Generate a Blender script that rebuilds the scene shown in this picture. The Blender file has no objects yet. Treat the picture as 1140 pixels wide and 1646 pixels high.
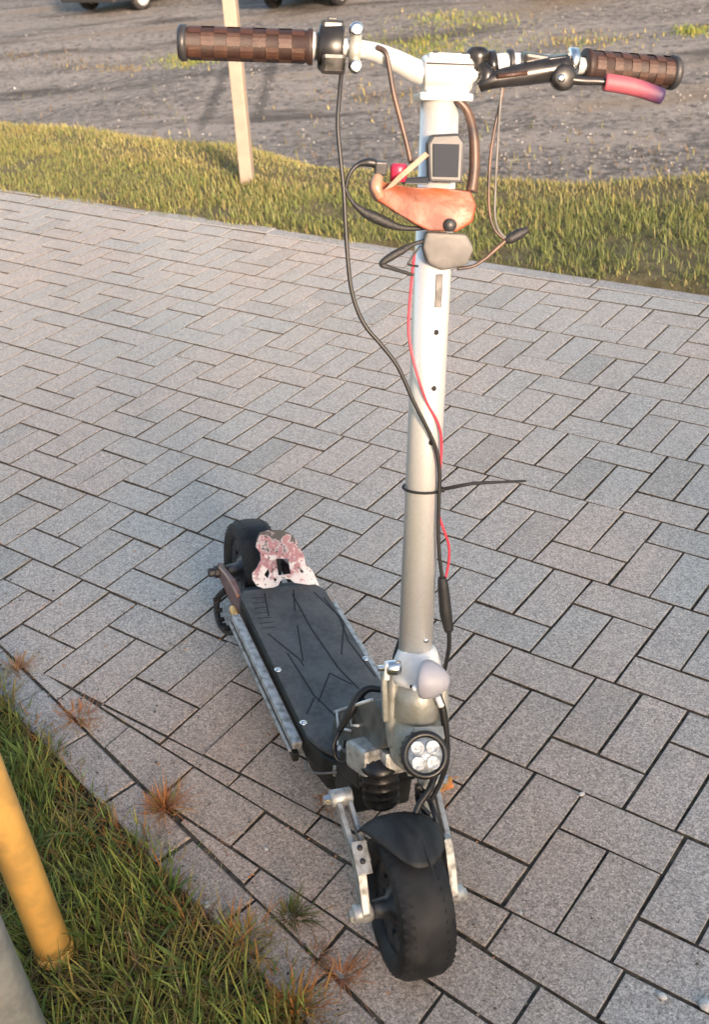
import bpy, bmesh, math, random
from mathutils import Vector, Matrix

R_ = math.radians
random.seed(7)
sc = bpy.context.scene
col = sc.collection

# ------------------------------------------------------------------ camera
# world: X runs along the long paving joints, Y across the path, metres
CAM = Vector((2.00469, -1.34533, 1.60150))
RIGHT = Vector((0.797156, 0.594185, -0.107175))
DOWN = Vector((0.248809, -0.485020, -0.838361))
FWD = Vector((-0.550124, 0.641638, -0.534476))
FPX, PW, PH = 1812.61, 1140.0, 1646.0
cd = bpy.data.cameras.new("camera")
cd.sensor_fit = 'VERTICAL'
cd.sensor_height = 36.0
cd.lens = FPX / PH * 36.0
cd.clip_start = 0.05
cd.clip_end = 900.0
cd.dof.use_dof = True
cd.dof.focus_distance = 2.05
cd.dof.aperture_fstop = 9.0
cam = bpy.data.objects.new("camera", cd)
col.objects.link(cam)
cam.matrix_world = Matrix(((RIGHT.x, -DOWN.x, -FWD.x, CAM.x), (RIGHT.y, -DOWN.y, -FWD.y, CAM.y),
                           (RIGHT.z, -DOWN.z, -FWD.z, CAM.z), (0, 0, 0, 1)))
sc.camera = cam

# ------------------------------------------------------------------ sky, sun, exposure
SUN_EL, SUN_AZ = R_(15.0), math.atan2(0.86, -0.51)      # azimuth measured from +Y towards +X
w = bpy.data.worlds.new("World")
sc.world = w
w.use_nodes = True
nt = w.node_tree
sky = nt.nodes.new('ShaderNodeTexSky')
sky.sky_type = 'NISHITA'
sky.sun_disc = False
sky.sun_elevation = SUN_EL
sky.sun_rotation = SUN_AZ
sky.air_density = 1.0
sky.dust_density = 2.6
sky.ozone_density = 0.3
bg = nt.nodes['Background']
nt.links.new(sky.outputs[0], bg.inputs[0])
bg.inputs[1].default_value = 0.13
sd = bpy.data.lights.new("sun", 'SUN')
sd.energy = 4.4
sd.angle = R_(9.0)
sd.color = (1.0, 0.74, 0.56)
sun = bpy.data.objects.new("sun", sd)
col.objects.link(sun)
sdir = Vector((math.sin(SUN_AZ) * math.cos(SUN_EL), math.cos(SUN_AZ) * math.cos(SUN_EL), math.sin(SUN_EL)))
sun.rotation_euler = sdir.to_track_quat('Z', 'Y').to_euler()
sun.location = sdir * 30
vs = sc.view_settings
vs.view_transform = 'Standard'
vs.look = 'None'
vs.gamma = 1.0
vs.use_curve_mapping = False
vs.exposure = 1.6

HX, HY, HH = 4.0, -4.1, 2.1          # unseen hedge added for its shade: position and height

# ------------------------------------------------------------------ pixel helpers (photo pixel -> point on a real surface)
def pdir(x, y):
    return RIGHT * ((x - PW / 2) / FPX) + DOWN * ((y - PH / 2) / FPX) + FWD
def at_z(x, y, z=0.0):
    d = pdir(x, y)
    return CAM + d * ((z - CAM.z) / d.z)
def to_px(p):
    q = p - CAM
    z = q.dot(FWD)
    return PW / 2 + FPX * q.dot(RIGHT) / z, PH / 2 + FPX * q.dot(DOWN) / z, z

# ------------------------------------------------------------------ materials
def mat(name, c, rough=0.5, metal=0.0, c2=None, scale=40.0, bump=0.0, bscale=300.0, spec=0.5, coords='Object',
        lo=0.35, hi=0.65, c3=None, scale3=400.0, amt3=0.5, detail=6.0, rough2=None, stretch=None, sub=0.0, trans=0.0, coat=0.0):
    m = bpy.data.materials.new(name)
    m.use_nodes = True
    n, l = m.node_tree.nodes, m.node_tree.links
    b = n['Principled BSDF']
    b.inputs['Roughness'].default_value = rough
    b.inputs['Metallic'].default_value = metal
    b.inputs['Specular IOR Level'].default_value = spec
    b.inputs['Transmission Weight'].default_value = trans
    b.inputs['Coat Weight'].default_value = coat
    b.inputs['Base Color'].default_value = (*c, 1)
    vec = None
    if coords == 'World':
        vec = n.new('ShaderNodeNewGeometry').outputs['Position']
    else:
        vec = n.new('ShaderNodeTexCoord').outputs['Object']
    if stretch:
        mp = n.new('ShaderNodeMapping')
        mp.inputs['Scale'].default_value = stretch
        l.new(vec, mp.inputs['Vector'])
        vec = mp.outputs[0]
    def noise(s, d=detail):
        t = n.new('ShaderNodeTexNoise')
        t.inputs['Scale'].default_value = s
        t.inputs['Detail'].default_value = d
        l.new(vec, t.inputs['Vector'])
        return t.outputs['Fac']
    def ramp(f, a, bb):
        r = n.new('ShaderNodeMapRange')
        r.inputs['From Min'].default_value = a
        r.inputs['From Max'].default_value = bb
        l.new(f, r.inputs['Value'])
        return r.outputs[0]
    def mix(f, a, bb):
        x = n.new('ShaderNodeMix')
        x.data_type = 'RGBA'
        if isinstance(f, float): x.inputs[0].default_value = f
        else: l.new(f, x.inputs[0])
        for k, v in ((6, a), (7, bb)):
            if isinstance(v, tuple): x.inputs[k].default_value = (*v, 1)
            else: l.new(v, x.inputs[k])
        return x.outputs[2]
    cur = c
    if c2:
        f = ramp(noise(scale), lo, hi)
        cur = mix(f, c, c2)
        if rough2 is not None:
            rr = n.new('ShaderNodeMapRange')
            rr.inputs['To Min'].default_value = rough
            rr.inputs['To Max'].default_value = rough2
            l.new(f, rr.inputs['Value'])
            l.new(rr.outputs[0], b.inputs['Roughness'])
    if c3:
        f3 = n.new('ShaderNodeMath')
        f3.operation = 'MULTIPLY'
        f3.inputs[1].default_value = amt3
        l.new(ramp(noise(scale3, 3.0), 0.45, 0.6), f3.inputs[0])
        cur = mix(f3.outputs[0], cur, c3)
    if not isinstance(cur, tuple):
        l.new(cur, b.inputs['Base Color'])
    if bump:
        bp = n.new('ShaderNodeBump')
        bp.inputs['Strength'].default_value = bump
        bp.inputs['Distance'].default_value = 0.002
        l.new(noise(bscale, 4.0), bp.inputs['Height'])
        l.new(bp.outputs[0], b.inputs['Normal'])
    m['b'] = 0
    return m

def attr_mat(name, rough=0.6, sub=0.0, spec=0.3):
    m = bpy.data.materials.new(name)
    m.use_nodes = True
    n, l = m.node_tree.nodes, m.node_tree.links
    b = n['Principled BSDF']
    a = n.new('ShaderNodeAttribute')
    a.attribute_name = 'tint'
    l.new(a.outputs['Color'], b.inputs['Base Color'])
    b.inputs['Roughness'].default_value = rough
    b.inputs['Specular IOR Level'].default_value = spec
    if sub:
        tr = n.new('ShaderNodeBsdfTranslucent')
        l.new(a.outputs['Color'], tr.inputs['Color'])
        mx = n.new('ShaderNodeMixShader')
        mx.inputs[0].default_value = sub
        l.new(b.outputs[0], mx.inputs[1])
        l.new(tr.outputs[0], mx.inputs[2])
        l.new(mx.outputs[0], n['Material Output'].inputs['Surface'])
    return m

def paver_mat(name, ca, cb, cc, warm_spot=True):
    """concrete: tone differs from block to block, fine aggregate speckle, faint stains"""
    m = bpy.data.materials.new(name)
    m.use_nodes = True
    n, l = m.node_tree.nodes, m.node_tree.links
    b = n['Principled BSDF']
    b.inputs['Roughness'].default_value = 0.62
    b.inputs['Specular IOR Level'].default_value = 0.5
    geo = n.new('ShaderNodeNewGeometry')
    oi = n.new('ShaderNodeObjectInfo')
    def math_(op, a, c_):
        x = n.new('ShaderNodeMath'); x.operation = op
        for i, v in enumerate((a, c_)):
            if v is None: continue
            if isinstance(v, (int, float)): x.inputs[i].default_value = v
            else: l.new(v, x.inputs[i])
        return x.outputs[0]
    rnd = math_('FRACT', math_('ADD', geo.outputs['Random Per Island'], oi.outputs['Random']), None)
    rnd2 = math_('FRACT', math_('MULTIPLY', rnd, 7.31), None)
    def noise(s, d, rg=0.6):
        t = n.new('ShaderNodeTexNoise')
        t.inputs['Scale'].default_value = s; t.inputs['Detail'].default_value = d; t.inputs['Roughness'].default_value = rg
        l.new(geo.outputs['Position'], t.inputs['Vector'])
        return t.outputs['Fac']
    def rampf(f, a, c_, lo=0.0, hi=1.0):
        r = n.new('ShaderNodeMapRange')
        r.inputs['From Min'].default_value = a; r.inputs['From Max'].default_value = c_
        r.inputs['To Min'].default_value = lo; r.inputs['To Max'].default_value = hi
        l.new(f, r.inputs['Value']); return r.outputs[0]
    def mix(f, a, c_, mode='MIX'):
        x = n.new('ShaderNodeMix'); x.data_type = 'RGBA'; x.blend_type = mode
        if isinstance(f, float): x.inputs[0].default_value = f
        else: l.new(f, x.inputs[0])
        for k, v in ((6, a), (7, c_)):
            if isinstance(v, tuple): x.inputs[k].default_value = (*v, 1)
            else: l.new(v, x.inputs[k])
        return x.outputs[2]
    big = rampf(noise(1.1, 2.0), 0.42, 0.62)
    tone = math_('MULTIPLY', math_('ADD', math_('MULTIPLY', rnd, 0.55), math_('MULTIPLY', big, 0.75)), 0.85)
    c0 = mix(tone, ca, cb)
    dark = rampf(rnd2, 0.88, 1.0, 0.0, 0.4)
    c1 = mix(dark, c0, cc)
    stain = rampf(noise(9.0, 5.0), 0.56, 0.74, 0.0, 0.45)
    c2 = mix(stain, c1, cc)
    spk = rampf(noise(300.0, 5.0, 0.8), 0.38, 0.62, 0.48, 1.45)
    spk2 = rampf(noise(170.0, 3.0), 0.60, 0.70, 1.0, 0.42)
    if warm_spot:  # warm tan spot fading outward from one point with a noisy edge
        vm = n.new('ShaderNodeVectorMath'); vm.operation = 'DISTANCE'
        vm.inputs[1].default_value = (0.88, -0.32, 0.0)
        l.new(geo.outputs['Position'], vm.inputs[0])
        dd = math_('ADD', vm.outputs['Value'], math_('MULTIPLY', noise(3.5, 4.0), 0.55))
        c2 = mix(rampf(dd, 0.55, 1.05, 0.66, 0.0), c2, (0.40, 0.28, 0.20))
    vo = n.new('ShaderNodeTexVoronoi'); vo.inputs['Scale'].default_value = 230.0
    l.new(geo.outputs['Position'], vo.inputs['Vector'])
    sc_ = n.new('ShaderNodeSeparateColor'); l.new(vo.outputs['Color'], sc_.inputs[0])
    agg = rampf(sc_.outputs[0], 0.0, 1.0, 0.70, 1.28)
    sp = math_('MULTIPLY', math_('MULTIPLY', spk, spk2), agg)
    cr = n.new('ShaderNodeCombineColor')
    for i in range(3): l.new(sp, cr.inputs[i])
    c3 = mix(1.0, c2, cr.outputs[0], 'MULTIPLY')
    l.new(c3, b.inputs['Base Color'])
    bp = n.new('ShaderNodeBump')
    bp.inputs['Strength'].default_value = 0.5; bp.inputs['Distance'].default_value = 0.0015
    l.new(noise(380.0, 4.0, 0.7), bp.inputs['Height'])
    l.new(bp.outputs[0], b.inputs['Normal'])
    return m

M = {}
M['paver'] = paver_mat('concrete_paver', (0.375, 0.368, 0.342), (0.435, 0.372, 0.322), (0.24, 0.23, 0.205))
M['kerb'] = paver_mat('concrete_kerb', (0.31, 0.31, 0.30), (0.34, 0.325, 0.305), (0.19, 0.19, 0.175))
M['joint'] = mat('joint_sand', (0.028, 0.025, 0.021), 0.95, c2=(0.11, 0.09, 0.068), scale=60, coords='World', bump=0.8, bscale=500)
M['grass'] = attr_mat('grass_blade', 0.55, 0.35)
M['stone'] = attr_mat('gravel_stone', 0.85)
M['alu'] = mat('brushed_aluminium', (0.74, 0.74, 0.725), 0.28, 0.55, c2=(0.64, 0.64, 0.62), scale=18, rough2=0.42, stretch=(60, 60, 1.0), bump=0.05, bscale=60)
M['alu_raw'] = mat('scratched_aluminium', (0.46, 0.46, 0.45), 0.45, 0.55, c2=(0.22, 0.215, 0.20), scale=70, bump=0.25, bscale=220, rough2=0.6, lo=0.45, hi=0.7)
M['cast'] = mat('cast_metal', (0.46, 0.46, 0.43), 0.42, 0.55, c2=(0.30, 0.30, 0.26), scale=30, bump=0.3, bscale=160, rough2=0.58)
M['neck'] = mat('dirty_neck_metal', (0.17, 0.17, 0.155), 0.45, 0.4, c2=(0.09, 0.09, 0.08), scale=35, bump=0.3, bscale=160)
M['steel'] = mat('steel', (0.7, 0.7, 0.7), 0.25, 1.0)
M['white'] = mat('white_paint', (0.78, 0.79, 0.80), 0.4, c2=(0.62, 0.64, 0.66), scale=40, lo=0.5, hi=0.75)
M['black'] = mat('black_plastic', (0.018, 0.018, 0.020), 0.38, c2=(0.03, 0.03, 0.032), scale=60, rough2=0.55)
M['gloss'] = mat('black_gloss', (0.009, 0.0085, 0.009), 0.24, c2=(0.018, 0.017, 0.017), scale=50, rough2=0.4)
M['rubber'] = mat('tyre_rubber', (0.009, 0.0095, 0.011), 0.62, spec=0.3, c2=(0.018, 0.019, 0.021), scale=25, bump=0.25, bscale=350, c3=(0.06, 0.056, 0.052), scale3=14, amt3=0.3)
M['fender'] = mat('fender_rubber', (0.014, 0.015, 0.016), 0.6, spec=0.35, c2=(0.034, 0.035, 0.036), scale=20, bump=0.2, bscale=250, stretch=(1, 3, 1))
M['deckmat'] = mat('deck_mat', (0.046, 0.047, 0.048), 0.6, spec=0.4, c2=(0.085, 0.086, 0.087), scale=16, bump=0.3, bscale=300, c3=(0.14, 0.14, 0.14), scale3=90, amt3=0.22)
M['groove'] = mat('mat_groove', (0.014, 0.014, 0.016), 0.8)
M['body'] = mat('deck_body', (0.009, 0.0095, 0.0095), 0.45, spec=0.35, c2=(0.02, 0.021, 0.019), scale=25, bump=0.2, bscale=150)
M['brown'] = mat('brown_grip', (0.036, 0.0155, 0.0095), 0.5, c2=(0.05, 0.022, 0.013), scale=90, bump=0.4, bscale=700)
M['brown_dark'] = mat('brown_grip_dark', (0.020, 0.0095, 0.007), 0.55, c2=(0.028, 0.013, 0.009), scale=90, bump=0.4, bscale=700)
M['cable'] = mat('cable', (0.012, 0.012, 0.013), 0.45)
M['cable_brown'] = mat('cable_worn', (0.03, 0.022, 0.02), 0.45, c2=(0.10, 0.055, 0.035), scale=30)
M['red'] = mat('red_wire', (0.50, 0.028, 0.055), 0.4)
M['pinkplug'] = mat('pink_plug', (0.40, 0.02, 0.055), 0.4)
M['tape'] = mat('shrink_tape', (0.014, 0.014, 0.015), 0.6, bump=0.6, bscale=260)
M['orange'] = mat('orange_wrap', (0.24, 0.058, 0.02), 0.42, c2=(0.11, 0.03, 0.015), scale=28, bump=0.7, bscale=60, rough2=0.6)
M['strip'] = mat('clear_strip', (0.34, 0.20, 0.14), 0.3, c2=(0.24, 0.13, 0.09), scale=40)
M['greybag'] = mat('grey_wrap', (0.09, 0.088, 0.085), 0.6, c2=(0.14, 0.135, 0.13), scale=30, bump=0.6, bscale=60)
M['display'] = mat('display_case', (0.016, 0.018, 0.022), 0.45, c2=(0.025, 0.027, 0.032), scale=20)
M['screen'] = mat('display_screen', (0.02, 0.025, 0.034), 0.65, spec=0.15)
M['lens'] = mat('lamp_lens', (0.40, 0.43, 0.46), 0.2, 0.4, c2=(0.22, 0.25, 0.28), scale=130, bump=0.5, bscale=240)
M['lens2'] = mat('led_bowl', (0.42, 0.44, 0.46), 0.3, 0.5, c2=(0.2, 0.22, 0.24), scale=160, bump=0.4, bscale=300)
M['knob'] = mat('frosted_knob', (0.42, 0.41, 0.45), 0.42, c2=(0.36, 0.35, 0.39), scale=25)
def plate_mat():
    m = mat('worn_painted_plate', (0.6, 0.6, 0.6), 0.5, bump=0.3, bscale=250)
    n, l = m.node_tree.nodes, m.node_tree.links
    tc = n.new('ShaderNodeTexCoord'); sx = n.new('ShaderNodeSeparateXYZ'); l.new(tc.outputs['Object'], sx.inputs[0])
    def ns(sc_, d):
        t = n.new('ShaderNodeTexNoise'); t.inputs['Scale'].default_value = sc_; t.inputs['Detail'].default_value = d
        l.new(tc.outputs['Object'], t.inputs['Vector']); return t.outputs['Fac']
    ad = n.new('ShaderNodeMath'); ad.operation = 'MULTIPLY_ADD'
    l.new(ns(55, 6), ad.inputs[0]); ad.inputs[1].default_value = 0.20; l.new(sx.outputs['Z'], ad.inputs[2])
    rp_ = n.new('ShaderNodeValToRGB')
    mr = n.new('ShaderNodeMapRange'); mr.inputs['From Min'].default_value = 0.24; mr.inputs['From Max'].default_value = 0.41
    l.new(ad.outputs[0], mr.inputs['Value']); l.new(mr.outputs[0], rp_.inputs[0])
    e = rp_.color_ramp.elements
    e[0].position = 0.0; e[0].color = (0.62, 0.60, 0.62, 1)
    e[1].position = 1.0; e[1].color = (0.035, 0.033, 0.038, 1)
    for p_, c_ in ((0.34, (0.60, 0.55, 0.58, 1)), (0.46, (0.36, 0.16, 0.19, 1)), (0.60, (0.30, 0.15, 0.18, 1)), (0.66, (0.42, 0.36, 0.40, 1)), (0.76, (0.05, 0.045, 0.05, 1))):
        q = e.new(p_); q.color = c_
    mx = n.new('ShaderNodeMix'); mx.data_type = 'RGBA'
    r2 = n.new('ShaderNodeMapRange'); r2.inputs['From Min'].default_value = 0.60; r2.inputs['From Max'].default_value = 0.66
    l.new(ns(150, 3), r2.inputs['Value']); l.new(r2.outputs[0], mx.inputs[0])
    l.new(rp_.outputs[0], mx.inputs[6]); mx.inputs[7].default_value = (0.05, 0.04, 0.045, 1)
    l.new(mx.outputs[2], n['Principled BSDF'].inputs['Base Color'])
    return m
M['pinkplate'] = plate_mat()
M['gold'] = mat('gold_anodised', (0.72, 0.42, 0.16), 0.35, 0.8)
M['redarm'] = mat('red_brown_arm', (0.13, 0.055, 0.05), 0.5, 0.2, c2=(0.24, 0.15, 0.14), scale=45)
M['yellow'] = mat('yellow_paint', (0.88, 0.52, 0.15), 0.45, c2=(0.84, 0.49, 0.14), scale=8, c3=(0.42, 0.26, 0.10), scale3=22, amt3=0.38, bump=0.12, bscale=120)
M['galv'] = mat('galvanised_steel', (0.48, 0.50, 0.51), 0.5, 0.3, c2=(0.36, 0.38, 0.40), scale=26, bump=0.15, c3=(0.62, 0.63, 0.64), scale3=60, amt3=0.4)
M['cream'] = mat('cream_post', (0.27, 0.22, 0.175), 0.6, c2=(0.22, 0.18, 0.145), scale=12, bump=0.3)
M['leaf'] = mat('dry_leaf', (0.70, 0.36, 0.09), 0.5, c2=(0.62, 0.20, 0.05), scale=60)
M['pebble'] = mat('pale_pebble', (0.62, 0.60, 0.57), 0.7, c2=(0.45, 0.43, 0.4), scale=200)
M['carpaint'] = mat('dark_car_paint', (0.025, 0.032, 0.038), 0.3, 0.3, coat=0.6)
M['carpaint2'] = mat('brown_grey_car_paint', (0.10, 0.09, 0.085), 0.3, 0.3, coat=0.6)
M['carpaint3'] = mat('black_car_paint', (0.012, 0.012, 0.014), 0.3, 0.2, coat=0.6)
M['carglass'] = mat('car_glass', (0.02, 0.025, 0.03), 0.06, spec=0.8)
M['carlamp'] = mat('car_lamp', (0.7, 0.7, 0.7), 0.1, 0.3)
M['bumper'] = mat('bumper_plastic', (0.02, 0.02, 0.021), 0.6)

def sleeve_mat():  # lit pink end and shaded violet end painted into the sleeve colour
    m = mat('lever_sleeve', (0.6, 0.2, 0.25), 0.6, bump=0.3, bscale=500)
    n, l = m.node_tree.nodes, m.node_tree.links
    tc = n.new('ShaderNodeTexCoord')
    sx = n.new('ShaderNodeSeparateXYZ')
    l.new(tc.outputs['Object'], sx.inputs[0])
    mr = n.new('ShaderNodeMapRange')
    mr.inputs['From Min'].default_value = 0.24; mr.inputs['From Max'].default_value = 0.28
    l.new(sx.outputs['Y'], mr.inputs['Value'])
    mx = n.new('ShaderNodeMix'); mx.data_type = 'RGBA'
    l.new(mr.outputs[0], mx.inputs[0])
    mx.inputs[6].default_value = (0.27, 0.06, 0.08, 1)
    mx.inputs[7].default_value = (0.028, 0.014, 0.055, 1)
    l.new(mx.outputs[2], n['Principled BSDF'].inputs['Base Color'])
    return m
M['sleeve'] = sleeve_mat()

# ------------------------------------------------------------------ mesh helpers
def link(name, me, parent=None, mx=None):
    o = bpy.data.objects.new(name, me)
    col.objects.link(o)
    if parent: o.parent = parent
    if mx is not None: o.matrix_basis = mx
    return o
def tag(o, label=None, cat=None, group=None, kind=None):
    if label: o['label'] = label
    if cat: o['category'] = cat
    if group: o['group'] = group
    if kind: o['kind'] = kind
    return o
def thing(name, label, cat, loc=(0, 0, 0), group=None):
    o = bpy.data.objects.new(name, None)
    o.empty_display_size = 0.1
    col.objects.link(o)
    o.location = loc
    return tag(o, label, cat, group)

class MB:
    def __init__(s, sc_=1.0): s.bm = bmesh.new(); s.k = sc_
    def box(s, c, d, rot=None, bev=0.0, taper=None):
        r = bmesh.ops.create_cube(s.bm, size=1.0)
        vs_ = r['verts']
        for v in vs_:
            p = Vector((v.co.x * d[0], v.co.y * d[1], v.co.z * d[2]))
            if taper and v.co.z > 0: p.x *= taper[0]; p.y *= taper[1]
            v.co = p
        if bev:
            ed = list({e for v in vs_ for e in v.link_edges})
            rb = bmesh.ops.bevel(s.bm, geom=ed, offset=bev, segments=2, affect='EDGES', profile=0.6)
            vs_ = list({v for f in rb['faces'] for v in f.verts} | {v for v in vs_ if v.is_valid})
        for v in vs_:
            p = v.co
            if rot is not None: p = rot @ p
            v.co = (p + Vector(c)) * s.k
        return s
    def tube(s, pts, r, n=10, cap=True, smooth_path=True, sub=5, flat=None):
        P = [Vector(p) for p in pts]
        rad = list(r) if isinstance(r, (list, tuple)) else [r] * len(P)
        if smooth_path and len(P) > 2:
            Q, q = [], []
            for i in range(len(P) - 1):
                p0, p1, p2, p3 = P[max(i - 1, 0)], P[i], P[i + 1], P[min(i + 2, len(P) - 1)]
                for j in range(sub):
                    t = j / sub
                    Q.append(0.5 * ((2 * p1) + (p2 - p0) * t + (2 * p0 - 5 * p1 + 4 * p2 - p3) * t * t + (3 * p1 - p0 - 3 * p2 + p3) * t ** 3))
                    q.append(rad[i] + (rad[i + 1] - rad[i]) * t)
            Q.append(P[-1]); q.append(rad[-1])
            P, rad = Q, q
        t0 = (P[1] - P[0]).normalized()
        a = t0.orthogonal().normalized()
        rings = []
        for i, p in enumerate(P):
            t = (P[min(i + 1, len(P) - 1)] - P[max(i - 1, 0)])
            t = t.normalized() if t.length > 1e-9 else t0
            a = (a - t * a.dot(t))
            a = a.normalized() if a.length > 1e-6 else t.orthogonal().normalized()
            b = t.cross(a)
            ring = []
            for j in range(n):
                an = 2 * math.pi * j / n
                ring.append(s.bm.verts.new((p + (a * math.cos(an) + b * math.sin(an)) * rad[i]) * s.k))
            rings.append(ring)
        for i in range(len(rings) - 1):
            for j in range(n):
                f = s.bm.faces.new((rings[i][j], rings[i][(j + 1) % n], rings[i + 1][(j + 1) % n], rings[i + 1][j]))
                f.smooth = True
        if cap:
            s.bm.faces.new(list(reversed(rings[0]))); s.bm.faces.new(rings[-1])
        return s
    def lathe(s, o, ax, prof, n=40, smooth=True, close=False):
        """prof: (distance along axis, radius) pairs"""
        o, ax = Vector(o), Vector(ax).normalized()
        a = ax.orthogonal().normalized(); b = ax.cross(a)
        rings = []
        for (h, r) in prof:
            if r <= 1e-6:
                rings.append([s.bm.verts.new((o + ax * h) * s.k)])
            else:
                rings.append([s.bm.verts.new((o + ax * h + (a * math.cos(2 * math.pi * j / n) + b * math.sin(2 * math.pi * j / n)) * r) * s.k) for j in range(n)])
        prs = list(zip(rings[:-1], rings[1:]))
        if close: prs.append((rings[-1], rings[0]))
        for A, B in prs:
            for j in range(n):
                k = (j + 1) % n
                if len(A) == 1 and len(B) == 1: continue
                if len(A) == 1: f = s.bm.faces.new((A[0], B[k], B[j]))
                elif len(B) == 1: f = s.bm.faces.new((A[j], A[k], B[0]))
                else: f = s.bm.faces.new((A[j], A[k], B[k], B[j]))
                f.smooth = smooth
        return s
    def prism(s, poly, ex, bev=0.0):
        """poly: 3D points of one cap, ex: extrusion vector"""
        A = [s.bm.verts.new(Vector(p) * s.k) for p in poly]
        B = [s.bm.verts.new((Vector(p) + Vector(ex)) * s.k) for p in poly]
        n = len(A)
        f = [s.bm.faces.new(A), s.bm.faces.new(list(reversed(B)))]
        for i in range(n):
            f.append(s.bm.faces.new((A[i], B[i], B[(i + 1) % n], A[(i + 1) % n])))
        if bev:
            ed = list({e for ff in f for e in ff.edges})
            bmesh.ops.bevel(s.bm, geom=ed, offset=bev * s.k, segments=2, affect='EDGES', profile=0.6)
        return s
    def mesh(s, name, m):
        bmesh.ops.recalc_face_normals(s.bm, faces=s.bm.faces)
        me = bpy.data.meshes.new(name)
        s.bm.to_mesh(me); s.bm.free()
        me.materials.append(m)
        return me
    def build(s, name, m, parent=None, mx=None):
        return link(name, s.mesh(name, m), parent, mx)

def raw_mesh(name, V, F, m, tint=None, smooth=False, m2=None, idx=None):
    me = bpy.data.meshes.new(name)
    me.from_pydata(V, [], F)
    if tint is not None:
        a = me.color_attributes.new('tint', 'FLOAT_COLOR', 'POINT')
        flat = [x for c in tint for x in (c[0], c[1], c[2], 1.0)]
        a.data.foreach_set('color', flat)
    me.materials.append(m)
    if m2:
        me.materials.append(m2)
        me.polygons.foreach_set('material_index', idx)
    if smooth: me.polygons.foreach_set('use_smooth', [True] * len(me.polygons))
    me.update()
    return me

# ------------------------------------------------------------------ ground sheet
LOT = -2.0                                             # the gravel lot lies below the bank behind the grass
def K1(u): return -32.4 - 0.0745 * (u - 51.9)          # paving edge lines, centimetres
def K3(u): return -36.6 - 0.224 * (u - 30.6)
def smooth(a, b, x):
    t = max(0.0, min(1.0, (x - a) / (b - a)))
    return t * t * (3 - 2 * t)
CREST = [(-9, 3.3), (-4.6, 3.2), (-3.5, 3.25), (-2.24, 3.06), (-1.3, 2.98), (-0.5, 3.15), (0.1, 3.45), (2.0, 3.65), (9, 3.7)]
def crest(u):
    for (a, x), (b, y) in zip(CREST[:-1], CREST[1:]):
        if u <= b:
            return x + (y - x) * max(0.0, (u - a) / (b - a)) + 0.05 * math.sin(u * 4.1)
    return 3.7
def hsh(i, j):
    x = math.sin(i * 127.1 + j * 311.7) * 43758.5453
    return x - math.floor(x)
def vn(x, y):
    i, j = math.floor(x), math.floor(y); fx, fy = x - i, y - j
    fx, fy = fx * fx * (3 - 2 * fx), fy * fy * (3 - 2 * fy)
    a = hsh(i, j) * (1 - fx) + hsh(i + 1, j) * fx
    b = hsh(i, j + 1) * (1 - fx) + hsh(i + 1, j + 1) * fx
    return a * (1 - fy) + b * fy
def ground_z(x, y):
    near_edge = K3(x * 100) / 100 - 0.075
    zn = -0.012 + 0.018 * (vn(x * 9, y * 9) - 0.5) + 0.012 * (vn(x * 31, y * 31) - 0.5)
    zf = 0.0 + 0.03 * (vn(x * 3, y * 3) - 0.5)
    z = zn + (-0.075 - zn) * smooth(near_edge, near_edge + 0.06, y)
    z = z + (zf - z) * smooth(2.22, 2.29, y)
    c = crest(x)
    lot = LOT + 0.12 * (vn(x * 0.35, y * 0.35) - 0.5) + 0.05 * (vn(x * 1.3, y * 1.3) - 0.5)
    return z + (lot - z) * smooth(c, c + 3.0, y)
def rng(a, b, st):
    out, x = [], a
    while x < b - 1e-6: out.append(x); x += st
    return out
us = [-300, -200, -130, -90, -60, -45] + rng(-36, -6, 1.0) + rng(-6, 3, 0.1) + rng(3, 12, 1.0) + [12, 20, 40, 80, 150, 300]
vs_ = [-300, -150, -80, -40, -20, -10, -6, -4, -3] + rng(-2.2, -0.2, 0.05) + rng(-0.2, 2.1, 0.2) + rng(2.1, 4.2, 0.07) + rng(4.2, 8, 0.3) + rng(8, 40, 1.0) + [40, 55, 75, 110, 170, 300]
V = [(x, y, ground_z(x, y)) for y in vs_ for x in us]
nx = len(us)
F = [(j * nx + i, j * nx + i + 1, (j + 1) * nx + i + 1, (j + 1) * nx + i) for j in range(len(vs_) - 1) for i in range(nx - 1)]
Z = []
for (x, y, z) in V:
    e = smooth(LOT + 0.5, LOT + 0.15, z)
    Z.append((e, smooth(2.0, 2.4, y), 0.0))

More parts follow.
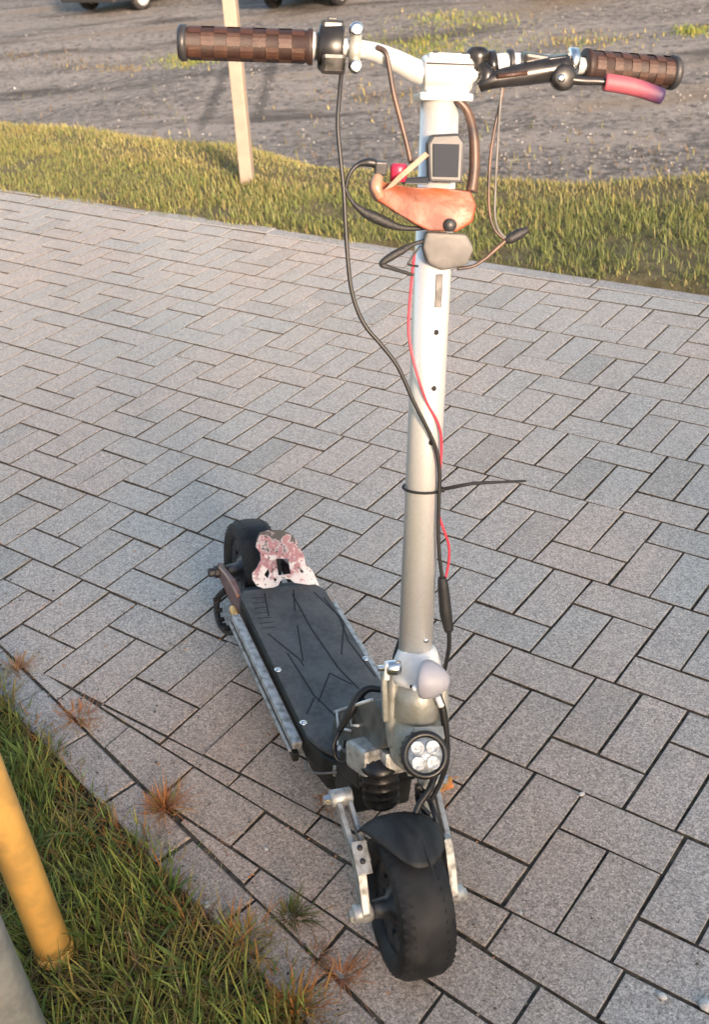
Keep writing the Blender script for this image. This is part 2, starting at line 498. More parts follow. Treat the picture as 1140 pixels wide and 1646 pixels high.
def ground_mat():
    m = bpy.data.materials.new('ground')
    m.use_nodes = True
    n, l = m.node_tree.nodes, m.node_tree.links
    b = n['Principled BSDF']
    b.inputs['Roughness'].default_value = 0.85
    b.inputs['Specular IOR Level'].default_value = 0.3
    geo = n.new('ShaderNodeNewGeometry')
    at = n.new('ShaderNodeAttribute'); at.attribute_name = 'tint'
    sp = n.new('ShaderNodeSeparateColor'); l.new(at.outputs['Color'], sp.inputs[0])
    def mapping(sx, sy, rz=0.0):
        mp = n.new('ShaderNodeMapping')
        mp.vector_type = 'TEXTURE'
        mp.inputs['Scale'].default_value = (sx, sy, 1)
        mp.inputs['Rotation'].default_value = (0, 0, rz)
        l.new(geo.outputs['Position'], mp.inputs['Vector'])
        return mp.outputs[0]
    def noise(s, d, vec=None, rg=0.6):
        t = n.new('ShaderNodeTexNoise')
        t.inputs['Scale'].default_value = s; t.inputs['Detail'].default_value = d; t.inputs['Roughness'].default_value = rg
        l.new(vec if vec is not None else geo.outputs['Position'], t.inputs['Vector'])
        return t.outputs['Fac']
    def rp(f, a, c_, lo=0.0, hi=1.0):
        r = n.new('ShaderNodeMapRange')
        r.inputs['From Min'].default_value = a; r.inputs['From Max'].default_value = c_
        r.inputs['To Min'].default_value = lo; r.inputs['To Max'].default_value = hi
        l.new(f, r.inputs['Value']); return r.outputs[0]
    def mix(f, a, c_):
        x = n.new('ShaderNodeMix'); x.data_type = 'RGBA'
        l.new(f, x.inputs[0])
        for k, v in ((6, a), (7, c_)):
            if isinstance(v, tuple): x.inputs[k].default_value = (*v, 1)
            else: l.new(v, x.inputs[k])
        return x.outputs[2]
    ang = R_(20)
    st = mapping(3.6, 0.9, R_(34))
    gravel = mix(rp(noise(0.9, 6, st, 0.68), 0.40, 0.60), (0.07, 0.066, 0.064), (0.24, 0.225, 0.21))
    gravel = mix(rp(noise(8.5, 4, None, 0.85), 0.42, 0.60), gravel, (0.26, 0.245, 0.23))
    gravel = mix(rp(noise(6.0, 4, None, 0.85), 0.53, 0.62), gravel, (0.06, 0.056, 0.055))
    gravel = mix(rp(noise(0.45, 4, st), 0.56, 0.68, 0, 0.75), gravel, (0.17, 0.13, 0.085))
    gravel = mix(rp(noise(0.7, 6, mapping(3.2, 0.7, R_(28))), 0.56, 0.66, 0, 0.8), gravel, (0.05, 0.042, 0.036))
    for (ax_, ay_), (bx_, by_) in (((372, 105), (316, 218)), ((444, 85), (410, 200))):        # wheel tracks pressed into the gravel
        A_, B_ = at_z(ax_, ay_, LOT), at_z(bx_, by_, LOT)
        d_ = (B_ - A_); d_.z = 0; L_ = d_.length; d_.normalize()
        def dotp(v, off):
            vm = n.new('ShaderNodeVectorMath'); vm.operation = 'DOT_PRODUCT'
            vm.inputs[1].default_value = v; l.new(geo.outputs['Position'], vm.inputs[0])
            x = n.new('ShaderNodeMath'); x.operation = 'SUBTRACT'; l.new(vm.outputs['Value'], x.inputs[0]); x.inputs[1].default_value = off
            return x.outputs[0]
        nv = Vector((-d_.y, d_.x, 0))
        ab = n.new('ShaderNodeMath'); ab.operation = 'ABSOLUTE'; l.new(dotp(nv, nv.dot(A_)), ab.inputs[0])
        wob = n.new('ShaderNodeMath'); wob.operation = 'MULTIPLY_ADD'; l.new(noise(2.5, 3), wob.inputs[0]); wob.inputs[1].default_value = 0.22; l.new(ab.outputs[0], wob.inputs[2])
        m1 = rp(wob.outputs[0], 0.14, 0.24, 0.6, 0.0)
        al = dotp(d_, d_.dot(A_))
        mm = n.new('ShaderNodeMath'); mm.operation = 'MULTIPLY'; l.new(rp(al, 0.0, 0.6), mm.inputs[0]); l.new(rp(al, L_ - 0.8, L_, 1.0, 0.0), mm.inputs[1])
        m2 = n.new('ShaderNodeMath'); m2.operation = 'MULTIPLY'; l.new(m1, m2.inputs[0]); l.new(mm.outputs[0], m2.inputs[1])
        gravel = mix(m2.outputs[0], gravel, (0.035, 0.032, 0.03))
    soil = mix(rp(noise(24, 5), 0.35, 0.65), (0.045, 0.036, 0.022), (0.11, 0.095, 0.05))
    soilfar = mix(rp(noise(12, 5), 0.35, 0.65), (0.10, 0.085, 0.04), (0.20, 0.17, 0.09))
    soil = mix(sp.outputs[1], soil, soilfar)
    c = mix(sp.outputs[0], soil, gravel)
    l.new(c, b.inputs['Base Color'])
    bp = n.new('ShaderNodeBump')
    bp.inputs['Strength'].default_value = 0.9; bp.inputs['Distance'].default_value = 0.06
    l.new(noise(9, 7, None, 0.8), bp.inputs['Height'])
    l.new(bp.outputs[0], b.inputs['Normal'])
    return m
M['ground'] = ground_mat()
ground = link('ground', raw_mesh('ground', V, F, M['ground'], Z, True))
tag(ground, 'grey gravel lot and soil under the grass verges', 'ground', kind='structure')

# ------------------------------------------------------------------ paved path
def clip(poly, a, b, c):
    """keep a*u + b*v + c >= 0"""
    out = []
    for i in range(len(poly)):
        p, q = poly[i - 1], poly[i]
        dp, dq = a * p[0] + b * p[1] + c, a * q[0] + b * q[1] + c
        if (dp >= 0) != (dq >= 0):
            t = dp / (dp - dq)
            out.append((p[0] + (q[0] - p[0]) * t, p[1] + (q[1] - p[1]) * t))
        if dq >= 0: out.append(q)
    return out
def area(poly):
    return 0.5 * sum(poly[i - 1][0] * poly[i][1] - poly[i][0] * poly[i - 1][1] for i in range(len(poly)))
def inset(poly, d):
    if area(poly) < 0: poly = list(reversed(poly))
    res = list(poly)
    for i in range(len(poly)):
        p, q = poly[i - 1], poly[i]
        ex, ey = q[0] - p[0], q[1] - p[1]
        L = math.hypot(ex, ey)
        if L < 1e-6: continue
        a, b = -ey / L, ex / L
        res = clip(res, a, b, -(a * p[0] + b * p[1]) - d)
        if len(res) < 3: return []
    return res
def paver_geo(poly, dep=5.0, ch=0.12, jit=0.0):
    """poly in cm (centred); returns verts (m) and faces"""
    if jit:
        poly = [(p[0] + random.uniform(-jit, jit), p[1] + random.uniform(-jit, jit)) for p in poly]
    inn = inset(poly, ch)
    if len(inn) != len(poly): inn = [(p[0] * 0.96, p[1] * 0.96) for p in poly] if False else None
    n = len(poly)
    if area(poly) < 0: poly = list(reversed(poly))
    if inn is None:
        cx = sum(p[0] for p in poly) / n; cy = sum(p[1] for p in poly) / n
        inn = [(cx + (p[0] - cx) * 0.93, cy + (p[1] - cy) * 0.93) for p in poly]
    else:
        # rotate inn so that its first vertex is nearest to poly[0]
        k = min(range(n), key=lambda i: (inn[i][0] - poly[0][0]) ** 2 + (inn[i][1] - poly[0][1]) ** 2)
        inn = inn[k:] + inn[:k]
    Vv = [(p[0] / 100, p[1] / 100, -dep / 100) for p in poly] + [(p[0] / 100, p[1] / 100, -ch / 100) for p in poly] + [(p[0] / 100, p[1] / 100, 0) for p in inn]
    Ff = [tuple(range(2 * n, 3 * n))]
    for i in range(n):
        j = (i + 1) % n
        Ff.append((i, j, n + j, n + i)); Ff.append((n + i, n + j, 2 * n + j, 2 * n + i))
    return Vv, Ff

def side_idx(Ff): return [0] + [1, 0] * ((len(Ff) - 1) // 2)
GAP = 0.27
shift = {-1: 12.1, 0: 20.0, 1: 23.9, 2: 27.8, 3: 36.2, 4: 1.2, 5: 7.2, 6: 11.8}
U0, U1 = -560, 300
pieces = []                       # (kind, centre, poly)
def above_k3(poly): return clip(poly, 0.224, 1.0, 36.6 - 0.224 * 30.6 - 0.05)
def rect(u0, u1, v0, v1): return [(u0, v0), (u1, v0), (u1, v1), (u0, v1)]
def add_piece(poly, kind='paver', k3=True):
    q = above_k3(poly) if k3 else poly
    if len(q) < 3 or abs(area(q)) < 6: return
    g = GAP + (random.uniform(-.08, .10) if min(p[1] for p in q) < 0 else random.uniform(-.02, .06) + 0.06 * smooth(40, 150, q[0][1]))
    q = inset(q, g)
    if len(q) < 3 or abs(area(q)) < 4: return
    cu = sum(p[0] for p in q) / len(q); cv = sum(p[1] for p in q) / len(q)
    pieces.append((kind, (cu, cv), [(p[0] - cu, p[1] - cv) for p in q]))
for k, s in shift.items():
    v0 = 30 * k
    n0 = int((U0 - s) // 40)
    for n in range(n0, int((U1 - s) // 40) + 1):
        u = s + 40 * n
        add_piece(rect(u, u + 20, v0 + 20, v0 + 30))
        add_piece(rect(u, u + 10, v0, v0 + 20)); add_piece(rect(u + 10, u + 20, v0, v0 + 20))
        add_piece(rect(u + 20, u + 30, v0 + 10, v0 + 30)); add_piece(rect(u + 30, u + 40, v0 + 10, v0 + 30))
        add_piece(rect(u + 20, u + 40, v0, v0 + 10))
# three edge courses on the near side, cut to wedges where the lines run together
a1, c1 = 0.0745, 32.4 - 0.0745 * 51.9
for n in range(-2, 14):
    u = 31.9 + 20.45 * n
    add_piece(clip(rect(u, u + 20.45, -60, -30), a1, 1, c1))
    u = 42.6 + 20.4 * n
    add_piece(clip(clip(rect(u, u + 20.4, -70, -25), -a1, -1, -c1), a1, 1, c1 + 10.1))
    u = 91.3 + 20.6 * n
    add_piece(clip(clip(rect(u, u + 20.6, -80, -35), -a1, -1, -c1 - 10.1), a1, 1, c1 + 20.3))
dl = math.hypot(1, 0.224)
for n in range(-30, 14):
    u = 75.5 + 19.7 * n
    p = (u, K3(u)); t = (1 / dl, -0.224 / dl); nn = (-0.224 / dl, -1 / dl)
    L = 19.7 * dl
    q = [p, (p[0] + t[0] * L, p[1] + t[1] * L), (p[0] + t[0] * L + nn[0] * 8.5, p[1] + t[1] * L + nn[1] * 8.5), (p[0] + nn[0] * 8.5, p[1] + nn[1] * 8.5)]
    add_piece(q, 'kerb_stone', False)
for n in range(-28, 16):
    u = 6.0 + 20.4 * n
    add_piece(rect(u, u + 20.4, 210.3, 220.3), 'paver', False)
for n in range(-7, 5):
    u = 22 + 80 * n
    add_piece(rect(u, u + 80, 220.6, 228.0), 'kerb_stone', False)

def warp(u, v): return v + 0.02 * max(0.0, 10 - u) * max(0.0, v) / 210.0

# bedding under the blocks
bed = MB()
bed.prism([(-5.7, K3(-570) / 100 - 0.06, -0.0055), (3.05, K3(305) / 100 - 0.06, -0.0055), (3.05, 2.27, -0.0055), (-0.0, 2.27, -0.0055), (-5.7, 2.38, -0.0055)], (0, 0, -0.055))
pavement = bed.build('pavement', M['joint'])
tag(pavement, 'grey concrete block paving with dark sanded joints', 'pavement', kind='structure')

proto = {}
for kind in ('h', 'v'):
    for i in range(5):
        r = inset(rect(-10, 10, -5, 5) if kind == 'h' else rect(-5, 5, -10, 10), GAP + .01 * i)
        Vv, Ff = paver_geo(r, jit=0.11)
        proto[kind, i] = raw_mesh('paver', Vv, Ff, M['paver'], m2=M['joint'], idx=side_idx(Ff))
rank = []
for idx, (kind, c, poly) in enumerate(pieces):
    p = Vector((c[0] / 100, warp(*c) / 100, 0))
    x, y, z = to_px(p)
    inside = z > 0.2 and -40 < x < PW + 40 and -40 < y < PH + 60
    rank.append(((1 if inside else 0), abs(area(poly)) * 1e3 / max(z, 0.2) ** 3 * (0.3 + CAM.z / max(z, .2)), idx))
rank.sort(reverse=True)
single = {i for (ins, a, i) in rank[:300] if ins}
kerb_n = 0
BV, BF, BI = [], [], []
for idx, (kind, c, poly) in enumerate(pieces):
    px, py = c[0] / 100, warp(*c) / 100
    near = smooth(60, -40, c[1])
    dz = random.uniform(-0.0007, 0.0007) - near * random.uniform(0, 0.0022)
    tx, ty = random.gauss(0, 0.0035 + 0.008 * near), random.gauss(0, 0.0035 + 0.006 * near)
    rzv = random.gauss(0, 0.003)
    bb = (max(p[0] for p in poly) - min(p[0] for p in poly), max(p[1] for p in poly) - min(p[1] for p in poly))
    full_h = len(poly) == 4 and abs(bb[0] - 19.40) < 0.2 and abs(bb[1] - 9.40) < 0.2
    full_v = len(poly) == 4 and abs(bb[1] - 19.40) < 0.2 and abs(bb[0] - 9.40) < 0.2
    from mathutils import Euler
    T = Matrix.Translation((px, py, dz)) @ Euler((tx, ty, rzv)).to_matrix().to_4x4()
    if kind == 'kerb_stone':
        Vv, Ff = paver_geo(poly, 6.0, 0.35)
        me = raw_mesh('kerb_stone', Vv, Ff, M['kerb'], m2=M['joint'], idx=side_idx(Ff))
        link('kerb_stone', me, pavement, T)
        continue
    if idx in single:
        if full_h or full_v:
            me = proto['h' if full_h else 'v', random.randrange(5)]
        else:
            Vv, Ff = paver_geo(poly, jit=0.08)
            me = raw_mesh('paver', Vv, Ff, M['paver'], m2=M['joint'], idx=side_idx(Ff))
        link('paver', me, pavement, T)
    else:
        Vv, Ff = paver_geo(poly, jit=0.06)
        o = len(BV)
        BI += side_idx(Ff)
        BV += [tuple(T @ Vector(v)) for v in Vv]
        BF += [tuple(i + o for i in f) for f in Ff]
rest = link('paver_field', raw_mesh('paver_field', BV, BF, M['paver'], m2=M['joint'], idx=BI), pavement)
rest['kind'] = 'stuff'

# ------------------------------------------------------------------ electric scooter (lengths in centimetres inside, scaled by 0.01)
SC_ROT = Matrix(((0.841177, 0.529792, 0.10836), (-0.540761, 0.824115, 0.168559), (0.0, -0.200384, 0.979717)))
SC_O = Vector((1.258785, -0.432486, 0.0))
ROOT_MX = Matrix.Translation(SC_O) @ SC_ROT.to_4x4()
SF_R = Matrix(((0.972977, 0.230834, -0.00555), (-0.230896, 0.972533, -0.029422), (-0.001394, 0.029908, 0.999552)))
SF_T = Vector((-0.0102, -2.2039, 0.0327))                      # steered front frame (cm) inside the scooter frame
SF = Matrix.Translation(SF_T * 0.01) @ SF_R.to_4x4()
K_ = R_(11.6066)
AX = Vector((-math.sin(K_), 0, math.cos(K_))); NF = Vector((math.cos(K_), 0, math.sin(K_))); AO = Vector((-7.1125, -0.788, 0))
def HS(h, y=0.0, n=0.0): return AO + AX * h + NF * n + Vector((0, y, 0))
def ray_in(x, y, steered):
    c, d = CAM * 100 - SC_O * 100, pdir(x, y)
    c, d = SC_ROT.transposed() @ c, SC_ROT.transposed() @ d
    if steered: c, d = SF_R.transposed() @ (c - SF_T), SF_R.transposed() @ d
    return c, d
def SP(x, y, n=0.0):                                           # photo pixel -> point on the plane n cm in front of the steering axis
    c, d = ray_in(x, y, True)
    t = ((AO + NF * n - c).dot(NF)) / d.dot(NF)
    return c + d * t
def SX(x, y, xv):
    c, d = ray_in(x, y, True)
    return c + d * ((xv - c.x) / d.x)
def UP(x, y, p0, nrm):
    c, d = ray_in(x, y, False)
    return c + d * ((Vector(p0) - c).dot(Vector(nrm)) / d.dot(Vector(nrm)))
CM = 0.01
scooter = thing('electric_scooter', 'silver stemmed electric scooter with brown grips parked on the block paving', 'scooter')
scooter.matrix_world = ROOT_MX
def S_(mb, name, m, parent=None):
    """part of the steered front (or a sub-part of such a part)"""
    return mb.build(name, m, parent if parent else scooter, None if parent else SF)
def C_(mb, name, m, parent=None): return mb.build(name, m, parent if parent else scooter)
def dome(mb, o, ax, r, h): return mb.lathe(o, ax, [(0, r), (h * .5, r * .92), (h * .85, r * .6), (h, 0)], 14)

# --- wheels
WY = -1.9
TILT = Matrix.Translation(Vector((0, WY, 11.15)) * CM) @ Matrix.Rotation(R_(9.0), 4, 'Z') @ Matrix.Rotation(R_(1.0), 4, 'X') @ Matrix.Translation(Vector((0, -WY, -11.5)) * CM)
def tyre_mb(c, rt=11.5, hw=4.9):
    mb = MB(CM)
    prof = []
    for t, r in ((-.62, 7.0), (-.86, 7.5), (-1.0, 8.9), (-.97, 10.0), (-.86, 10.75), (-.66, 11.2), (-.35, 11.44), (0, 11.5), (.35, 11.44), (.66, 11.2), (.86, 10.75), (.97, 10.0), (1.0, 8.9), (.86, 7.5), (.62, 7.0)):
        prof.append((t * hw, r * rt / 11.5))
    mb.lathe(c, (0, 1, 0), prof, 72, True, True)
    c = Vector(c)
    for k in range(44):                                        # shoulder lugs
        a = 2 * math.pi * k / 44
        for s in (-1, 1):
            ca, sa = math.cos(a), math.sin(a)
            rad, tan = Vector((ca, 0, sa)), Vector((-sa, 0, ca))
            p = [(rad * 10.5 + Vector((0, s * hw * .92, 0)) + tan * 0.30), (rad * 10.5 + Vector((0, s * hw * .92, 0)) - tan * 0.30),
                 (rad * 11.33 + Vector((0, s * hw * .55, 0)) - tan * 0.75), (rad * 11.33 + Vector((0, s * hw * .55, 0)) - tan * 0.25)]
            nr = (rad * 0.75 + Vector((0, s * 0.6, 0))).normalized() * 0.10
            mb.prism([c + q - nr for q in p], nr * 2)
    return mb
def wheel(c, mx, hw=4.45):
    c = Vector(c)
    mb = MB(CM)
    mb.lathe(c, (0, 1, 0), [(-6.2, 0), (-6.2, 1.2), (-5.6, 1.5), (-3.6, 1.7), (-3.2, 2.6), (-2.6, 2.9), (-2.2, 4.6), (-2.6, 5.1), (-2.9, 6.4), (-3.2, 7.2), (-2.4, 7.3), (2.4, 7.3), (3.2, 7.2), (2.9, 6.4), (2.6, 5.1), (2.2, 4.6), (2.6, 2.9), (3.2, 2.6), (3.6, 1.7), (5.6, 1.5), (6.2, 1.2), (6.2, 0)], 48)
    for k in range(9):
        a = 2 * math.pi * k / 9
        for s in (-1, 1):
            mb.lathe(c + Vector((math.cos(a) * 3.6, s * 2.25, math.sin(a) * 3.6)), (0, s, 0), [(0, .38), (.35, .38), (.4, 0)], 8)
            mb.prism([c + Vector((math.cos(a + d) * r, s * 2.0, math.sin(a + d) * r)) for d, r in ((-.06, 4.7), (.06, 4.7), (.04, 6.5), (-.04, 6.5))], (0, s * 0.75, 0))
    w_ = mb.build('wheel', M['cast_dark'], scooter, mx)
    t = tyre_mb(c, 11.5, hw).build('tyre', M['rubber'], w_)
    MB(CM).tube([c + Vector((0, -8.3, 0)), c + Vector((0, 8.3, 0))], 0.6, 12, True, False).build('axle', M['steel'], w_)
    return w_, t
M['cast_dark'] = mat('dark_cast_rim', (0.035, 0.037, 0.042), 0.4, 0.4, c2=(0.10, 0.10, 0.105), scale=35, lo=.5, hi=.75, bump=0.15, bscale=200)
HUB = Vector((0, WY, 11.5))
fw, ftyre = wheel(HUB, SF @ TILT)
RHUB = Vector((-102.7, -1.0, 11.5))
rw, rtyre = wheel(RHUB, Matrix.Identity(4), 4.3)

# --- front swing arms, bracket, bellows, fender
for s in (-1, 1):
    y0, y1 = WY + s * 8.0, WY + s * 6.7
    arm = MB(CM)
    Y = lambda x, z, y: Vector((x, y, z))
    lo = [(-1.4, 10.6), (1.3, 10.2), (1.5, 12.4), (-1.6, 17.2), (-3.6, 20.0), (-6.6, 19.2), (-5.0, 16.0)]
    arm.prism([Y(x, z, y0) for x, z in lo], (0, y1 - y0, 0), 0.25)
    pa, pb = Vector((-3.6, 0, 18.0)), Vector((-13.8, 0, 22.8))
    d_ = pb - pa; nn_ = Vector((-d_.z, 0, d_.x)).normalized() * -1.0
    for o0, o1 in ((0.15, -0.75), (-1.75, -2.5)):               # two cheeks either side of a deep slot
        arm.prism([pa - nn_ + Vector((0, y0 + s * o0, 0)), pb - nn_ * .9 + Vector((0, y0 + s * (o0 + .7), 0)), pb + nn_ * .9 + Vector((0, y0 + s * (o0 + .7), 0)), pa + nn_ + Vector((0, y0 + s * o0, 0))], (0, s * (o1 - o0), 0), .2)
    arm.lathe(Y(-13.8, 22.8, y0 + s * 1.5), (0, -s, 0), [(0, 0), (0, 1.3), (0.2, 1.45), (3.4, 1.45), (3.6, 1.3), (3.6, 0)], 20)
    a_ = arm.build('fork_arm', M['alu_raw'], scooter, SF @ TILT)
    nut = MB(CM)
    nut.lathe(Y(0, 11.3, y0 + s * 1.3), (0, -s, 0), [(0, 0), (0, 1.15), (.3, 1.45), (2.9, 1.55), (3.2, 1.35), (3.2, 0)], 18)
    nut.build('axle_clamp', M['alu_raw'], a_)
    MB(CM).lathe(Y(0, 10.9, y0 + s * 1.5), (0, -s, 0), [(-.3, 0), (-.3, .95), (.2, 1.2), (2.2, 1.2), (2.2, 0)], 6, False).build('axle_nut', M['cast'], a_)
    MB(CM).lathe(Y(-13.8, 22.8, y0 + s * 2.6), (0, -s, 0), [(0, 0), (0, .8), (1.3, .95), (1.3, 0)], 6, False).build('pivot_bolt', M['steel'], a_)
    if s > 0: continue
    fn = Vector((.55, 0, .83)); fl_ = Vector((.83, 0, -.55))
    ctr_ = Vector((-3.4, y0 - s * .9, 19.6))
    rm = Matrix((fn, Vector((0, 1, 0)), -fl_)).transposed()
    pl = MB(CM)
    pl.box(ctr_, (.5, 2.5, 5.2), rm, .12)
    b_ = pl.build('fender_bracket', M['alu_raw'], scooter, SF @ TILT)
    for k in (-1.5, .6):
        dome(MB(CM), ctr_ + fl_ * k + fn * .25, fn, .48, .32).build('bolt', M['black'], b_)

bel = MB(CM)
prof = []
for i in range(5):
    prof += [(i * 1.6, 2.3), (i * 1.6 + .5, 3.05), (i * 1.6 + .95, 3.15)]
prof += [(8.4, 2.3), (8.4, 0)]
bel.lathe(Vector((-14.4, -4.6, 19.0)), (-.12, -.10, 1), [(0, 0), (0, 2.6)] + prof, 28)
S_(bel, 'suspension_bellows', M['gloss'])
fr = MB(CM)
fr.tube([Vector((-13.0, 1.4, 31)), Vector((-11.5, 1.2, 27)), Vector((-9.0, 1.6, 19.5))], [.9, .9, .8], 10)
fr.box((-12.6, 0.6, 28.8), (3.2, 4.2, 3.2), None, .4)
S_(fr, 'fork_strut', M['cast'])
lk = MB(CM)
lk.tube([SX(700, 1245, -10), SX(690, 1270, -8), SX(676, 1290, -7), SX(668, 1308, -6)], .55, 8)
lk.tube([SX(672, 1262, -9), SX(690, 1285, -8), SX(700, 1312, -5), SX(712, 1350, -3)], .45, 8)
lk.tube([SX(672, 1262, -9), SX(674, 1290, -9), SX(690, 1310, -8)], .5, 8)
S_(lk, 'brake_hose', M['cable'])

fe = MB(CM)
FC = Vector((0, WY - .7, 11.5))
rows, n_a, n_w = [], 16, 13
for i in range(n_a + 1):
    t = i / n_a
    row = []
    for j in range(n_w + 1):
        q = -1 + 2 * j / n_w
        edge = 1 - 0.16 * max(0, (t - .35) / .65) ** 2.2 * (0.8 if q > 0 else 1.2)
        a = R_(130) - R_(40 + 22 * (1 - abs(q - .15) ** 2.4)) * t
        rr = 14.0 - 1.9 * abs(q) ** 2.6 * (1 - .35 * t) + .6 * math.sin(t * 3)
        row.append(FC + Vector((math.cos(a) * rr, q * 6.0 * edge, math.sin(a) * rr)))
    rows.append(row)
vv = [[fe.bm.verts.new(p * CM) for p in r] for r in rows]
for i in range(n_a):
    for j in range(n_w):
        f = fe.bm.faces.new((vv[i][j], vv[i][j + 1], vv[i + 1][j + 1], vv[i + 1][j])); f.smooth = True
fo = fe.build('front_fender', M['fender'], scooter, SF @ TILT)
sm = fo.modifiers.new('solid', 'SOLIDIFY'); sm.thickness = 0.004; sm.offset = -1
MB(CM).tube([FC + Vector((math.cos(R_(a)) * 14.35, 1.6, math.sin(R_(a)) * 14.35)) for a in (118, 105, 92, 80, 68, 58)], .16, 6).build('fender_ridge', M['fender'], fo)

# --- head tube, neck, collar, latch, knob, headlight
hd = MB(CM)
hd.lathe(HS(0, .55, .5), AX, [(29.2, 0), (29.2, 2.8), (30.0, 3.6), (33.0, 4.3), (37.2, 4.1), (37.5, 3.75), (38.0, 3.75), (38.3, 4.1), (41.6, 4.05), (43.6, 3.6), (44.0, 2.8), (44.0, 0)], 40)
hd.tube([HS(32.5, 3.6, 1.2), HS(37, 4.6, 1.0), HS(43, 4.4, .6), HS(46.5, 3.6, 0)], [1.0, 1.1, 1.0, .7], 12)
hd.tube([HS(33, -3.0, 1.2), HS(38, -3.6, 1.0), HS(44, -3.4, .8), HS(47, -2.8, .2)], [1.0, 1.0, .9, .7], 12)
head = S_(hd, 'head_tube', M['cast'])
dome(MB(CM), HS(36.4, 2.2, 4.4), NF, .5, .12).build('hole', M['groove'], head)
dome(MB(CM), HS(32.6, .9, 4.7), NF, .75, .12).build('hole', M['groove'], head)
co = MB(CM)
co.lathe(HS(0, .35, .2), AX, [(44.2, 0), (44.2, 4.2), (45.2, 4.15), (47.0, 3.7), (48.9, 3.05), (49.4, 2.75), (49.4, 0)], 36)
collar = S_(co, 'stem_collar', M['white'])
MB(CM).box(HS(44.6, .2, 4.05), (.35, 3.2, .5), Matrix.Rotation(-K_, 3, 'Y'), .08).build('collar_gap', M['groove'], collar)
la = MB(CM)
la.box(HS(42.0, -4.9, 1.6), (1.6, .9, 8.5), Matrix.Rotation(-K_, 3, 'Y') @ Matrix.Rotation(R_(4), 3, 'X'), .25)
latch = S_(la, 'fold_latch', M['cast'])
MB(CM).lathe(SX(641, 1073, -13), (0, -1, 0), [(-.3, 0), (-.3, 1.1), (.2, 1.2), (1.6, 1.2), (1.9, .9), (1.9, .5), (3.2, .5), (3.2, 0)], 18).build('latch_barrel', M['steel'], latch)
MB(CM).box(SX(622, 1078, -13), (1.2, .9, 3.0), None, .2).build('latch_tab', M['white'], latch)
kn = MB(CM)
kax = Vector((0.40, 0.90, 0.12)).normalized()
kn.lathe(SX(678, 1091, -10), kax, [(0, 0), (-.1, 2.3), (.1, 2.85), (.6, 3.0), (1.4, 2.9), (2.4, 2.45), (3.4, 1.75), (4.1, 1.0), (4.4, 0)], 36)
knob = S_(kn, 'clamp_knob', M['knob'])
dome(MB(CM), SX(668, 1106, -8.5), (.8, -.3, .4), .55, .6).build('knob_pin', M['white'], knob)
hl = MB(CM)
hax = Vector((0.80, -0.06, 0.60)).normalized()
HC = SX(684, 1214, -5.5)
hl.lathe(HC, hax, [(-4.6, 0), (-4.6, 2.4), (-3.6, 2.9), (-3.4, 3.5), (-3.1, 3.5), (-2.9, 3.1), (-2.6, 3.1), (-2.4, 3.6), (-2.1, 3.6), (-1.9, 3.2), (-1.6, 3.2), (-1.4, 3.68), (-.2, 3.68), (.1, 3.5), (.2, 2.75), (-.15, 2.7), (-.15, 0)], 44)
for k in range(22):
    a = 2 * math.pi * k / 22
    e1 = hax.orthogonal().normalized(); e2 = hax.cross(e1)
    hl.box(HC - hax * 2.3 + (e1 * math.cos(a) + e2 * math.sin(a)) * 3.55, (.35, .35, 2.0), hax.to_track_quat('Z', 'Y').to_matrix(), .06)
lamp = S_(hl, 'headlight', M['gloss'])
MB(CM).lathe(HC - hax * .1, hax, [(0, 2.68), (.12, 2.6), (.16, 0)], 36).build('lens', M['lens'], lamp)
e1 = Vector((0, 1, 0)); e1 = (e1 - hax * e1.dot(hax)).normalized(); e2 = hax.cross(e1)
for sx, sy in ((-1, -1), (-1, 1), (1, -1), (1, 1)):
    MB(CM).lathe(HC + hax * .06 + e1 * 1.15 * sx + e2 * 1.15 * sy, hax, [(0, 1.1), (.16, 1.08), (.14, .9), (.02, .3), (.1, 0)], 22).build('led_reflector', M['lens2'] if 'lens2' in M else M['steel'], lamp)
br = MB(CM)
br.box(SX(690, 1180, -8.5), (2.2, 4.6, 1.0), Matrix.Rotation(R_(20), 3, 'Y'), .2)
br.build('lamp_bracket', M['cast'], lamp)

# --- stem
st = MB(CM)
st.lathe(HS(0), AX, [(44, 0), (44, 2.62), (131.2, 2.62), (131.2, 0)], 40)
stem = S_(st, 'stem', M['alu'])
for x, y in ((701, 534), (697, 624), (693, 711)):
    p = SP(x, y, 2.4)
    h = (p - AO).dot(AX); yy = (p - AO).y
    dr = (NF * math.sqrt(max(0.1, 2.62 ** 2 - yy ** 2)) + Vector((0, yy, 0))).normalized()
    MB(CM).lathe(HS(h) + dr * 2.58, dr, [(0, .42), (.08, .42), (.085, 0)], 14).build('adjust_hole', M['groove'], stem)
p = SP(679, 1030, 2.4)
MB(CM).lathe(HS((p - AO).dot(AX)) + (NF * 2.4 + Vector((0, 1.1, 0))), NF, [(0, .42), (.2, .38), (.2, 0)], 12).build('stem_screw', M['steel'], stem)
MB(CM).box(HS(104.5, .45, 2.65), (.35, 1.0, 4.6), Matrix.Rotation(-K_, 3, 'Y'), .1).build('stem_clip', M['black'], stem)

